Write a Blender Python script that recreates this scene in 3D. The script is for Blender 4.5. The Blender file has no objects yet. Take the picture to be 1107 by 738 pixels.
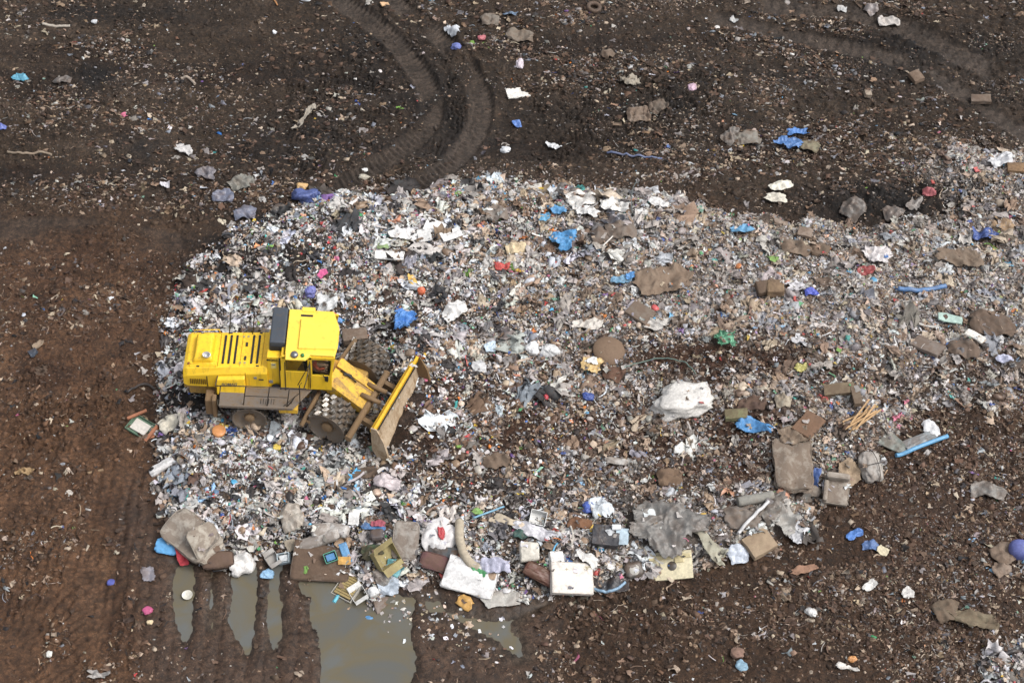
import bpy, bmesh, math, random
import numpy as np
from mathutils import Vector, Matrix, noise as mnoise

random.seed(7)
RNG = np.random.default_rng(11)
R = math.radians
scene = bpy.context.scene
COL = scene.collection

# ------------------------------------------------------------------ survey of the site
# A photo point (px, py) is turned once, at build time, into a place on the real ground.
TH, F, CAM = R(50), 1900.0, (0.0, -41.8, 49.8)
CT, ST = math.cos(TH), math.sin(TH)

def W(px, py, z=0.0):
    u = (np.asarray(px, float) - 553.5) / F
    v = (np.asarray(py, float) - 369.0) / F
    dy, dz = CT - v * ST, -ST - v * CT
    t = (z - CAM[2]) / dz
    return CAM[0] + t * u, CAM[1] + t * dy

def P(x, y, z=0.0):
    dx, dy, dz = np.asarray(x, float) - CAM[0], np.asarray(y, float) - CAM[1], z - CAM[2]
    depth = dy * CT - dz * ST
    up = dy * ST + dz * CT
    return 553.5 + F * dx / depth, 369.0 - F * up / depth

# ------------------------------------------------------------------ colour and noise helpers
def lin(h):
    h = h.lstrip('#')
    out = []
    for i in (0, 2, 4):
        c = int(h[i:i + 2], 16) / 255
        out.append(c / 12.92 if c <= .04045 else ((c + .055) / 1.055) ** 2.4)
    return tuple(out)

_T = RNG.random((256, 256))
def vnoise(x, y):
    xi, yi = np.floor(x).astype(int), np.floor(y).astype(int)
    fx, fy = x - xi, y - yi
    fx, fy = fx * fx * (3 - 2 * fx), fy * fy * (3 - 2 * fy)
    a, b = _T[xi & 255, yi & 255], _T[(xi + 1) & 255, yi & 255]
    c, d = _T[xi & 255, (yi + 1) & 255], _T[(xi + 1) & 255, (yi + 1) & 255]
    return (a * (1 - fx) + b * fx) * (1 - fy) + (c * (1 - fx) + d * fx) * fy

def fbm(x, y, scale, octaves=4, seed=0, gain=.5):
    x, y = np.asarray(x, float) / scale + seed * 17.3, np.asarray(y, float) / scale + seed * 9.1
    s, a, tot = 0, 1, 0
    for o in range(octaves):
        c, si = math.cos(o * 1.1), math.sin(o * 1.1)
        s = s + a * (vnoise(c * x - si * y + o * 31, si * x + c * y + o * 57) - .5)
        tot += a
        x, y, a = x * 2.03, y * 2.03, a * gain
    return s / tot * 2          # about -1 .. 1

def sstep(a, b, x):
    t = np.clip((x - a) / (b - a), 0, 1)
    return t * t * (3 - 2 * t)

def poly_sd(poly, x, y):
    """signed distance, positive inside"""
    x, y = np.asarray(x, float), np.asarray(y, float)
    best = np.full(x.shape, 1e9); inside = np.zeros(x.shape, bool)
    n = len(poly)
    for i in range(n):
        ax, ay = poly[i]; bx, by = poly[(i + 1) % n]
        ex, ey = bx - ax, by - ay
        t = np.clip(((x - ax) * ex + (y - ay) * ey) / (ex * ex + ey * ey), 0, 1)
        best = np.minimum(best, np.hypot(x - ax - t * ex, y - ay - t * ey))
        c = ((ay > y) != (by > y)) & (x < (bx - ax) * (y - ay) / (by - ay + 1e-12) + ax)
        inside ^= c
    return np.where(inside, best, -best)

def line_sd(pts, x, y):
    """distance to a path, and the way along it"""
    x, y = np.asarray(x, float), np.asarray(y, float)
    best = np.full(x.shape, 1e9); along = np.zeros(x.shape); side = np.zeros(x.shape); s0 = 0
    for (ax, ay), (bx, by) in zip(pts[:-1], pts[1:]):
        ex, ey = bx - ax, by - ay; L = math.hypot(ex, ey)
        t = np.clip(((x - ax) * ex + (y - ay) * ey) / (L * L), 0, 1)
        d = np.hypot(x - ax - t * ex, y - ay - t * ey)
        m = d < best
        best = np.where(m, d, best); along = np.where(m, s0 + t * L, along)
        side = np.where(m, np.sign(ex * (y - ay) - ey * (x - ax)) * d, side)
        s0 += L
    return best, along, side

def wpath(pts, dense=0):
    pts = [tuple(float(c) for c in W(a, b)) for a, b in pts]
    if dense:
        out = []
        n = len(pts)
        for i in range(n - 1):
            p0, p1, p2, p3 = pts[max(i - 1, 0)], pts[i], pts[i + 1], pts[min(i + 2, n - 1)]
            for k in range(dense):
                t = k / dense
                out.append(tuple(.5 * ((2 * p1[j]) + (-p0[j] + p2[j]) * t + (2 * p0[j] - 5 * p1[j] + 4 * p2[j] - p3[j]) * t * t
                                       + (-p0[j] + 3 * p1[j] - 3 * p2[j] + p3[j]) * t ** 3) for j in (0, 1)))
        out.append(pts[-1]); pts = out
    return pts

# ------------------------------------------------------------------ scene regions
PILE = wpath([(176, 345), (180, 320), (200, 300), (205, 288), (236, 262), (246, 246), (290, 228), (332, 214), (380, 206), (430, 205), (500, 198),
              (560, 195), (640, 206), (700, 215), (745, 226), (800, 240), (840, 236), (900, 250), (980, 246), (1030, 236), (1020, 215),
              (960, 195), (950, 175), (1010, 163), (1107, 163), (1400, 170), (1400, 400), (1107, 412), (1000, 440), (965, 455), (955, 490), (950, 515), (905, 545),
              (885, 560), (870, 585), (800, 600), (745, 618), (690, 618), (640, 638), (560, 648), (490, 640), (470, 625), (430, 640),
              (418, 662), (395, 662), (372, 640), (335, 622), (322, 602), (300, 600), (265, 610), (215, 612), (182, 588), (176, 560),
              (176, 520), (170, 495), (166, 465), (167, 440), (168, 400), (178, 380)])
CORNER = wpath([(1065, 700), (1107, 690), (1250, 690), (1250, 800), (1055, 800), (1050, 738)])
OX, OY = (float(c) for c in W(300, 421, .5))       # under the compactor
TILT = R(4.0)
HM = .5

TRACKS = [  # path, half width, depth, lug period, lug height, lug slant
    (wpath([(330, -30), (372, 4), (412, 32), (446, 68), (466, 104), (464, 134), (440, 158), (400, 184), (340, 210)], 6), .50, .13, .25, .055, .25),
    (wpath([(395, -40), (430, 4), (470, 36), (500, 70), (520, 108), (516, 140), (494, 172), (455, 200)], 6), .48, .12, .25, .05, .25),
    
    
    (wpath([(-30, 760), (10, 715), (45, 672), (90, 640), (105, 600)], 4), .75, .04, .22, .02, .2),
    (wpath([(60, 760), (90, 690), (110, 650), (118, 560), (125, 520)], 4), .7, .04, .22, .02, .3),
    (wpath([(-30, 250), (60, 246), (130, 255), (185, 262)], 4), .6, .05, .5, .02, .1),
    (wpath([(700, -10), (830, 8), (930, 20), (1010, 50), (1120, 100)], 4), .6, .06, .5, .02, .1),
    (wpath([(760, 20), (900, 50), (1000, 80), (1110, 150)], 4), .4, .03, .5, .02, .1),
]
TREADS = [  # area, direction the ridges run (degrees), spacing, height
    (wpath([(0, 440), (60, 430), (110, 385), (170, 365), (172, 400), (120, 440), (60, 500), (0, 540)]), 40, .34, .13),
    (wpath([(60, 520), (90, 470), (140, 425), (172, 410), (172, 450), (120, 500), (90, 530)]), 40, .30, .11),
    (wpath([(20, 450), (95, 430), (80, 480), (20, 520)]), 118, .20, .05),
    (wpath([(90, 530), (140, 520), (142, 600), (95, 600)]), 4, .17, .05),
    (wpath([(0, 560), (60, 540), (90, 600), (60, 680), (0, 738)]), 84, .32, .07),
    (wpath([(95, 500), (165, 510), (160, 740), (80, 740)]), 91, .36, .05),
    (wpath([(150, 610), (440, 640), (440, 740), (150, 740)]), 90, .5, .03),
    (wpath([(0, 180), (180, 170), (210, 215), (0, 225)]), -2, .28, .06),
    (wpath([(540, 120), (760, 120), (760, 180), (560, 190)]), -4, .30, .07),
    (wpath([(0, 215), (200, 235), (190, 275), (0, 265)]), -3, .26, .045),
    (wpath([(20, 640), (100, 620), (110, 740), (20, 760)]), 50, .28, .07),
    (wpath([(0, 280), (120, 290), (130, 360), (0, 380)]), 20, .30, .05),
    (wpath([(0, 0), (180, 0), (170, 24), (0, 34)]), -2, .24, .06),
    (wpath([(840, 0), (1110, 30), (1110, 130), (960, 70), (840, 30)]), -14, .30, .08),
    (wpath([(640, 630), (760, 650), (700, 738), (560, 738)]), -35, .26, .05),
]
DIMPLES = [wpath([(320, 60), (400, 62), (440, 110), (430, 140), (330, 195), (300, 150)]),
           wpath([(480, 60), (500, 95), (500, 150), (450, 195), (380, 205), (440, 160), (475, 125)]),
           wpath([(560, 90), (780, 80), (800, 150), (600, 180)]),
           wpath([(0, 400), (120, 370), (170, 440), (110, 480), (20, 520)])]
PUD = [  # water-filled hollows
    (wpath([(188, 608), (210, 608), (208, 650), (206, 680), (198, 690), (192, 680), (190, 650)]), .08),
    (wpath([(224, 614), (233, 614), (232, 650), (230, 680), (228, 680), (225, 650)]), .02),
    (wpath([(251, 606), (277, 606), (277, 650), (274, 685), (266, 704), (257, 692), (251, 670)]), .08),
    (wpath([(287, 606), (306, 606), (304, 650), (300, 685), (296, 700), (291, 680), (288, 650)]), .06),
    (wpath([(324, 612), (350, 616), (420, 640), (444, 648), (440, 680), (444, 730), (428, 768), (385, 780), (352, 760), (344, 700), (336, 650)]), .12),
    (wpath([(452, 644), (480, 646), (510, 662), (545, 664), (590, 652), (560, 676), (574, 712), (560, 714), (520, 690), (480, 672), (460, 664)]), .005),
]
SMOOTH = wpath([(150, 520), (176, 590), (200, 600), (430, 640), (600, 640), (590, 730), (450, 800), (165, 800), (150, 640), (130, 560)])
WATER_Z = -.06

def pile_sd(x, y):
    px_, py_ = P(x, y)
    rag = sstep(650, 900, px_)
    wob = (.55 + .65 * rag) * fbm(x, y, 1.6, 4, 5, .6) + (.22 + .2 * rag) * fbm(x, y, .5, 2, 6)
    return np.maximum(poly_sd(PILE, x, y), poly_sd(CORNER, x, y)) + wob

def gauss(px, py, cx, cy, rx, ry):
    return np.exp(-(((px - cx) / rx) ** 2 + ((py - cy) / ry) ** 2))

def height(x, y):
    px, py = P(x, y)
    sd = pile_sd(x, y)
    h = .55 * sstep(-.1, 1.5, sd)
    h += .20 * gauss(px, py, 700, 230, 150, 30) + .3 * gauss(px, py, 380, 300, 120, 60)
    h += .30 * gauss(px, py, 940, 420, 120, 60) + .35 * gauss(px, py, 800, 570, 120, 40) + .25 * gauss(px, py, 560, 590, 110, 30)
    h += .4 * gauss(px, py, 1000, 20, 200, 40) + .35 * gauss(px, py, 600, 50, 160, 50) + .42 * gauss(px, py, 965, 222, 75, 22) * (1 + .5 * fbm(x, y, .7, 3, 11)) + .55 * gauss(px, py, 965, 222, 80, 22) * (np.abs(fbm(x, y, .8, 4, 13, .6)) - .15)
    h += .2 * gauss(px, py, 720, 100, 120, 40)
    smooth = sstep(-.8, .6, poly_sd(SMOOTH, x, y)) * (1 - sstep(-.2, .4, sd))
    rough = 1 - .8 * smooth
    # broad, middle and clod-sized relief
    h += .16 * fbm(x, y, 7, 3, 1) * rough
    leftmud = sstep(200, 120, px)
    h += (.11 + .05 * leftmud) * fbm(x, y, 1.5, 4, 2) * rough
    clod = np.abs(fbm(x, y, .55, 4, 3, .6))
    h += (.20 * clod - .04) * rough * (.6 + 1.0 * sstep(-.2, .4, fbm(x, y, 4, 2, 8)))
    h += .05 * fbm(x, y, .22, 2, 9) * rough
    # old smears running across the site
    h += .035 * fbm(x * .25, y, .5, 3, 12) * rough * sstep(330, 180, py)
    flat = np.zeros_like(h)
    tr = np.zeros_like(h)
    h += .05 * sstep(320, 120, px) * sstep(230, 300, py) * (np.abs(fbm(x, y * .8, .42, 3, 17, .6)) - .2) * (1 - sstep(-.2, .2, sd))
    for pts, hw, dep, per, lug, slant in TRACKS:
        d, s, side = line_sd(pts, x, y)
        m = sstep(hw * 1.3, hw * .7, d) * (1 - sstep(0, .6, sd))
        m = m * sstep(-.55, -.1, fbm(x, y, 1.8, 2, 21) )
        lip = np.exp(-((d - hw * 1.15) / .12) ** 2) * (1 - sstep(0, .6, sd))
        ph = (s + slant * np.abs(side) * .8) / per * 2 * math.pi
        if per > .4 and lug > .05:
            ph = (s * .35 + side * 1.0) / (per * .8) * 2 * math.pi
            lugh = lug * (.5 * np.sign(np.sin(ph)) * np.abs(np.sin(ph)) ** .5 + .4 * np.sin(s / .3 * 2 * math.pi + np.floor(ph / (2 * math.pi)) * 3.1))
        else:
            lugh = lug * np.sign(np.sin(ph)) * np.abs(np.sin(ph)) ** .6
        h = h * (1 - .55 * m) + m * (-dep + lugh) + lip * dep * .5 * (.4 + 1.2 * vnoise(x / .6, y / .6))
        tr = np.maximum(tr, m)
    for poly, ang, per, amp in TREADS:
        m = sstep(-.3, .5, poly_sd(poly, x, y) + .5 * fbm(x, y, 1.2, 3, 15)) * (1 - sstep(-.2, .2, sd))
        ca, sa2 = math.cos(R(ang)), math.sin(R(ang))
        q = -sa2 * x + ca * y + .16 * fbm(x, y, 1.0, 3, 16); al = ca * x + sa2 * y
        rid = np.abs(np.sin(q / per * math.pi)) ** .7 * 2 - 1
        brk = sstep(.2, .45, vnoise(al / 1.1 + np.floor(q / per) * 7.3, np.floor(q / per) * 3.1))
        h += m * amp * (.6 + .4 * brk) * rid * (.75 + .25 * np.sin(al / .21 * 2 * math.pi + np.floor(q / per) * 3.14))
    for poly in DIMPLES:
        m = sstep(-.4, .4, poly_sd(poly, x, y) + .5 * fbm(x, y, 1.3, 2, 14)) * (1 - tr) * (1 - sstep(-.1, .3, sd))
        a, b = x * .86 + y * .5 + .35 * fbm(x, y, .8, 3, 30), -x * .5 + y * .86 + .35 * fbm(x, y, .8, 3, 31)
        cell = np.sin(a / .30 * 2 * math.pi) * np.sin(b / .36 * 2 * math.pi)
        h += m * .12 * np.clip(cell * 2, -1, .35) * sstep(.2, .7, vnoise(x / .5, y / .5))
    h += .02 * smooth
    wetm = np.zeros_like(h)
    for poly, dep in PUD:
        m = sstep(-.36, .32, poly_sd(poly, x, y) + .36 * fbm(x, y * .6, .8, 6, 40, .65)) * (1 - sstep(0, .6, sd))
        h = h * (1 - m) + (WATER_Z - dep) * m
        wetm = np.maximum(wetm, m)
    h = np.where((wetm < .25) & (px < 178), np.maximum(h, WATER_Z + .015), h)
    # ruts in line with the puddles
    for cx in (199, 229, 264, 296):
        m = np.exp(-((px - cx - (py - 650) * .02) / 9) ** 2) * sstep(600, 615, py) * smooth * (1 - wetm)
        h -= m * .03
    # firm bed the compactor has rolled
    lx = x - OX
    bed = HM - math.tan(TILT) * (lx - .6)
    m = sstep(0, 1, 1.6 - np.hypot(np.maximum(np.abs(lx - .6) - 2.6, 0), np.maximum(np.abs(y - OY + .4) - 2.4, 0)))
    h = h * (1 - m) + (bed + .05 * fbm(x, y, .6, 3, 50)) * m
    return h, sd, smooth, tr, wetm

# ------------------------------------------------------------------ ground sheet
STEP = .055
fx = np.arange(-26.5, 26.5 + 1e-6, STEP)
fy = np.arange(-18.0, 26.5 + 1e-6, STEP)
GX, GY = np.meshgrid(fx, fy, indexing='ij')
GH, GSD, GSM, GTR, GWET = height(GX, GY)
GPX, GPY = P(GX, GY)

def Hh(x, y):
    """height of the built ground at any place"""
    u = np.clip((np.asarray(x, float) - fx[0]) / STEP, 0, len(fx) - 1.001)
    v = np.clip((np.asarray(y, float) - fy[0]) / STEP, 0, len(fy) - 1.001)
    i, j = u.astype(int), v.astype(int); a, b = u - i, v - j
    return (GH[i, j] * (1 - a) * (1 - b) + GH[i + 1, j] * a * (1 - b) + GH[i, j + 1] * (1 - a) * b + GH[i + 1, j + 1] * a * b)

def place(px, py):
    z = 0.0
    for _ in range(8):
        x, y = W(px, py, z); z = float(Hh(x, y))
    return float(x), float(y), z

def mesh_np(name, V, Fc, nper, smooth=False):
    """mesh from arrays; Fc is (faces, nper)"""
    me = bpy.data.meshes.new(name)
    me.vertices.add(len(V)); me.vertices.foreach_set('co', np.asarray(V, np.float32).ravel())
    n = len(Fc)
    me.loops.add(n * nper); me.loops.foreach_set('vertex_index', np.asarray(Fc, np.int32).ravel())
    me.polygons.add(n)
    me.polygons.foreach_set('loop_start', np.arange(0, n * nper, nper, dtype=np.int32))
    me.polygons.foreach_set('loop_total', np.full(n, nper, np.int32))
    if smooth: me.polygons.foreach_set('use_smooth', np.ones(n, bool))
    me.update(calc_edges=True)
    return me

def set_col(me, name, arr, domain='POINT'):
    at = me.attributes.new(name, 'FLOAT_COLOR', domain)
    a = np.ones((len(arr), 4), np.float32); a[:, :3] = arr
    at.data.foreach_set('color', a.ravel())

def link(name, me, mat=None, parent=None, **props):
    o = bpy.data.objects.new(name, me); COL.objects.link(o)
    if mat is not None: me.materials.append(mat)
    if parent is not None: o.parent = parent
    for k, v in props.items():
        if v: o[k] = v
    return o

def tag(o, label=None, category=None, group=None, kind=None):
    for k, v in (('label', label), ('category', category), ('group', group), ('kind', kind)):
        if v: o[k] = v
    return o

# ------------------------------------------------------------------ materials
class NT:
    def __init__(s, name):
        s.m = bpy.data.materials.new(name); s.m.use_nodes = True
        s.t = s.m.node_tree; s.t.nodes.clear()
        s.out = s.n('ShaderNodeOutputMaterial'); s.b = s.n('ShaderNodeBsdfPrincipled')
        s.l(s.b.outputs[0], s.out.inputs[0])
    def n(s, t, **kw):
        nd = s.t.nodes.new(t)
        for k, v in kw.items():
            if k in nd.inputs: nd.inputs[k].default_value = v
            else: setattr(nd, k, v)
        return nd
    def l(s, a, b): s.t.links.new(a, b)
    def noise(s, scale, detail=4, rough=.6, coord=None, dist=0.0):
        nd = s.n('ShaderNodeTexNoise'); nd.inputs['Scale'].default_value = scale
        nd.inputs['Detail'].default_value = detail; nd.inputs['Roughness'].default_value = rough
        nd.inputs['Distortion'].default_value = dist
        s.l(coord if coord is not None else s.coord('Object'), nd.inputs['Vector'])
        return nd.outputs['Fac']
    def coord(s, which):
        if not hasattr(s, 'tc'): s.tc = s.n('ShaderNodeTexCoord')
        return s.tc.outputs[which]
    def ramp(s, fac, stops):
        r = s.n('ShaderNodeValToRGB'); s.l(fac, r.inputs[0]); e = r.color_ramp.elements
        while len(e) < len(stops): e.new(.5)
        for el, (p, c) in zip(e, stops):
            el.position = p; el.color = (*c, 1) if isinstance(c, tuple) else (c, c, c, 1)
        return r.outputs[0]
    def mix(s, fac, a, b, mode='MIX'):
        m = s.n('ShaderNodeMix', data_type='RGBA', blend_type=mode)
        for v, i in ((fac, 0), (a, 6), (b, 7)):
            if isinstance(v, (int, float)): m.inputs[i].default_value = v if i == 0 else (v, v, v, 1)
            elif isinstance(v, tuple): m.inputs[i].default_value = (*v, 1)
            else: s.l(v, m.inputs[i])
        return m.outputs[2]
    def math(s, op, a, b=0.0, clamp=False):
        m = s.n('ShaderNodeMath', operation=op, use_clamp=clamp)
        for i, v in ((0, a), (1, b)):
            if isinstance(v, (int, float)): m.inputs[i].default_value = v
            else: s.l(v, m.inputs[i])
        return m.outputs[0]
    def bump(s, h, strength=.5, dist=.02):
        b = s.n('ShaderNodeBump'); b.inputs['Strength'].default_value = strength; b.inputs['Distance'].default_value = dist
        s.l(h, b.inputs['Height']); s.l(b.outputs[0], s.b.inputs['Normal'])
    def attr(s, name):
        a = s.n('ShaderNodeAttribute', attribute_name=name); return a

_mats = {}
def mat_item(hexc, kind='plastic', dirt=.35):
    key = (hexc, kind, dirt)
    if key in _mats: return _mats[key]
    t = NT(kind + '_' + hexc.strip('#'))
    c = lin(hexc); g_ = sum(c) / 3; c = tuple(g_ * .20 + q * .76 for q in c)
    rough = {'plastic': .45, 'film': .33, 'fabric': .9, 'card': .85, 'wood': .8, 'metal': .4, 'rubber': .75, 'foam': .9}[kind]
    t.b.inputs['Roughness'].default_value = rough
    if kind == 'metal': t.b.inputs['Metallic'].default_value = .8
    info = t.n('ShaderNodeObjectInfo')
    off = t.n('ShaderNodeVectorMath', operation='ADD'); t.l(t.coord('Object'), off.inputs[0]); t.l(info.outputs['Random'], off.inputs[1])
    n1 = t.noise(2.6, 5, .65, off.outputs[0], .3); n2 = t.noise(11, 4, .6, off.outputs[0])
    dirtc = t.mix(n2, lin('#6b5645'), lin('#3f3026'))
    lo = .66 - dirt * .6
    f = t.ramp(t.math('ADD', t.math('MULTIPLY', n1, .75), t.math('MULTIPLY', n2, .25)), [(lo - .04, .03), (lo + .12, min(.92, dirt * 1.7))])
    tone = t.mix(1.0, c, t.ramp(t.math('ADD', t.math('MULTIPLY', n2, .5), t.math('MULTIPLY', n1, .5)), [(.36, .68), (.64, 1.18)]), 'MULTIPLY')
    t.l(t.mix(f, tone, dirtc), t.b.inputs['Base Color'])
    if kind == 'wood':
        mp = t.n('ShaderNodeMapping'); mp.inputs['Scale'].default_value = (2, 26, 26); t.l(t.coord('Object'), mp.inputs[0])
        t.bump(t.noise(3, 4, .6, mp.outputs[0]), .5, .01)
    elif kind == 'film':
        t.bump(t.noise(9, 5, .65, off.outputs[0], 1.2), .7, .04)
    elif kind == 'fabric':
        t.bump(t.noise(7, 5, .6, off.outputs[0], .8), .5, .03)
    else:
        t.bump(t.noise(14, 4, .6, off.outputs[0]), .3, .01)
    _mats[key] = t.m
    return t.m

def attr_material(name, rough, dirt_amount, bump=.4, bscale=22):
    t = NT(name)
    a = t.attr('tint')
    n1 = t.noise(9, 4, .65); n2 = t.noise(34, 3, .6)
    tone = t.mix(1.0, a.outputs['Color'], t.ramp(n2, [(.25, .78), (.75, 1.14)]), 'MULTIPLY')
    t.l(t.mix(t.ramp(n1, [(.50, 0.0), (.72, dirt_amount)]), tone, lin('#54433a')), t.b.inputs['Base Color'])
    t.b.inputs['Roughness'].default_value = rough
    t.bump(t.noise(bscale, 3, .6), bump, .02)
    return t.m

# ground ------------------------------------------------------------
def ground_material():
    t = NT('wet_mud')
    a = t.attr('tint'); w = t.attr('wet')
    n0 = t.noise(1.1, 5, .6); n1 = t.noise(6, 6, .68, dist=.5); n2 = t.noise(28, 4, .7); n3 = t.noise(95, 3, .6)
    c = t.mix(1.0, a.outputs['Color'], t.ramp(n1, [(.36, .48), (.5, .95), (.64, 1.6)]), 'MULTIPLY')
    c = t.mix(1.0, c, t.ramp(n0, [(.38, .75), (.62, 1.25)]), 'MULTIPLY')
    c = t.mix(1.0, c, t.ramp(n2, [(.36, .6), (.55, 1.05), (.68, 1.6)]), 'MULTIPLY')
    # crumbs of old rubbish pressed into the mud
    vo = t.n('ShaderNodeTexVoronoi'); vo.inputs['Scale'].default_value = 9; vo.inputs['Randomness'].default_value = 1
    t.l(t.coord('Object'), vo.inputs['Vector'])
    sp = t.math('LESS_THAN', vo.outputs['Distance'], .22)
    sep = t.n('ShaderNodeSeparateColor'); t.l(vo.outputs['Color'], sep.inputs[0])
    rare = t.math('GREATER_THAN', sep.outputs[0], .74)
    crumb = t.mix(sep.outputs[1], lin('#4c3a2e'), lin('#85725f'))
    dry = t.math('SUBTRACT', 1.0, w.outputs['Fac'], True)
    f = t.math('MULTIPLY', t.math('MULTIPLY', sp, rare), t.math('MULTIPLY', dry, .4))
    c = t.mix(f, c, crumb)
    t.l(c, t.b.inputs['Base Color'])
    t.l(t.math('ADD', t.ramp(n1, [(.3, .62), (.7, .9)]), t.math('MULTIPLY', w.outputs['Fac'], -.38), True), t.b.inputs['Roughness'])
    t.b.inputs['Specular IOR Level'].default_value = .32
    h = t.math('ADD', t.math('MULTIPLY', n1, .6), t.math('ADD', t.math('MULTIPLY', n2, .35), t.math('MULTIPLY', n3, .14)))
    b = t.n('ShaderNodeBump'); b.inputs['Distance'].default_value = .13
    t.l(h, b.inputs['Height']); t.l(t.math('ADD', t.math('MULTIPLY', dry, .6), .25, True), b.inputs['Strength'])
    t.l(b.outputs[0], t.b.inputs['Normal'])
    return t.m

def mixc(c, h, m):
    h = np.array(lin(h)); m = np.asarray(m)[..., None]
    return c * (1 - m) + h * m

def ground_tint(x, y, px, py, sd, smooth, tr, wetm):
    c = np.zeros(x.shape + (3,)) + np.array(lin('#3a2a1e'))
    left = sstep(290, 90, px + 50 * fbm(x, y, 3, 3, 60)) * sstep(160, 320, py + 60 * fbm(x * .5, y, 3, 3, 61))
    c = mixc(c, '#513a29', left)
    top = sstep(290, 170, py + 40 * fbm(x, y, 3, 3, 62))
    c = mixc(c, '#34291f', top)
    c = mixc(c, '#22170f', top * sstep(.05, .5, fbm(x * .3, y, 1.5, 3, 63)) * .8)
    c = mixc(c, '#473b31', top * sstep(.1, .6, fbm(x * .35, y, 1.2, 3, 64)) * .5)
    c = mixc(c, '#634a36', left * sstep(.1, .6, fbm(x, y, 1.8, 3, 65)) * .45)
    c = mixc(c, '#2a1910', left * sstep(.1, .6, fbm(x, y, 2.5, 3, 66)) * .5)
    pile = sstep(-.2, .6, sd)
    c = mixc(c, '#4d433b', pile * .9)
    c = mixc(c, '#786e66', pile * sstep(560, 800, px) * .8)
    c = mixc(c, '#2b2827', pile * sstep(.0, .5, fbm(x, y, 1.3, 3, 67)) * sstep(560, 380, px))
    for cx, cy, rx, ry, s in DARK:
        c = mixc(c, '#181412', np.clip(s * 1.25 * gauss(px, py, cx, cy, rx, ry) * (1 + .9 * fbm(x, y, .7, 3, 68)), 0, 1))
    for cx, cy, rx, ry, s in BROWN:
        c = mixc(c, '#38251a', np.clip(s * 1.3 * gauss(px, py, cx, cy, rx, ry) * (1 + .9 * fbm(x, y, 1.0, 3, 69)), 0, 1))
    c = mixc(c, '#3f362f', tr * (1 - pile) * top)
    c = mixc(c, '#3f3026', smooth * .75)
    c = mixc(c, '#4d4237', wetm * .9)
    return c

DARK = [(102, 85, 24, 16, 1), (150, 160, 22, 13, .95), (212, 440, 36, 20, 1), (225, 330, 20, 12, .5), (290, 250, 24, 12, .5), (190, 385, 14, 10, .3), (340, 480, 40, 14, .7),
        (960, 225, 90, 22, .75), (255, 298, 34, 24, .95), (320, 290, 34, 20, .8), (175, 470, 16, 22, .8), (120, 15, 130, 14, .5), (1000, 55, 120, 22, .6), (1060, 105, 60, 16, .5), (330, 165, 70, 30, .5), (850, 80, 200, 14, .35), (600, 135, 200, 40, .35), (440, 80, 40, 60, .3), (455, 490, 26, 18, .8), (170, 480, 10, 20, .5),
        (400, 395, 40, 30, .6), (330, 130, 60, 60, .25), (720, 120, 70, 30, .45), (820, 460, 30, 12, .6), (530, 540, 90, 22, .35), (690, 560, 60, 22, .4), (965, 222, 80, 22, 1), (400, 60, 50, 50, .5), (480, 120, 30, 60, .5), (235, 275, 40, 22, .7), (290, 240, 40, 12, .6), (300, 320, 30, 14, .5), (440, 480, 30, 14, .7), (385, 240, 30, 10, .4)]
BROWN = [(640, 485, 200, 50, .75), (790, 402, 110, 26, .95), (560, 470, 70, 22, .8), (800, 470, 60, 25, .7), (690, 395, 60, 20, .6), (480, 520, 60, 16, .5), (905, 420, 60, 18, .5), (1040, 410, 60, 22, .6), (560, 420, 60, 30, .35),
         (760, 515, 100, 30, .8), (460, 440, 50, 40, .4), (60, 350, 120, 90, .25), (1000, 560, 130, 100, .3)]

def axis(f):
    near = f
    lo = f[0] - np.cumsum(np.geomspace(.3, 60, 16)); hi = f[-1] + np.cumsum(np.geomspace(.3, 60, 16))
    return np.concatenate([lo[::-1], near, hi])
ax_, ay_ = axis(fx), axis(fy)
XX, YY = np.meshgrid(ax_, ay_, indexing='ij')
ZZ = np.zeros_like(XX)
ZZ[16:-16, 16:-16] = GH
k_in = np.zeros_like(XX, bool); k_in[16:-16, 16:-16] = True
ZZ[~k_in] = Hh(np.clip(XX[~k_in], fx[0], fx[-1]), np.clip(YY[~k_in], fy[0], fy[-1])) * .6 + .5 * fbm(XX[~k_in], YY[~k_in], 12, 3, 90)
TC = np.zeros(XX.shape + (3,)); TC[:] = lin('#33251c')
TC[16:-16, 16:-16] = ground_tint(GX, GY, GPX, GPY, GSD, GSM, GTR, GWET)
_mg = sstep(.09, .0, GH - WATER_Z) * np.clip(GSM * 2, 0, 1)
TC[16:-16, 16:-16] *= (1 - .38 * _mg[..., None])
WT = np.zeros_like(XX); WT[16:-16, 16:-16] = np.clip(.62 * GSM + .5 * GWET + .2 * GTR + .25 * sstep(0, .5, fbm(GX, GY, 2.2, 3, 91)) * (GSD < 0) + .3 * _mg, 0, 1)
nx, ny = XX.shape
idx = np.arange(nx * ny).reshape(nx, ny)
FQ = np.stack([idx[:-1, :-1], idx[1:, :-1], idx[1:, 1:], idx[:-1, 1:]], -1).reshape(-1, 4)
gm = mesh_np('ground', np.stack([XX, YY, ZZ], -1).reshape(-1, 3), FQ, 4, True)
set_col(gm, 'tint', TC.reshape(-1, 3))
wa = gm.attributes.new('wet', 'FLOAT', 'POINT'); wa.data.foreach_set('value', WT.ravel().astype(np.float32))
link('ground', gm, ground_material(), kind='structure')

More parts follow.
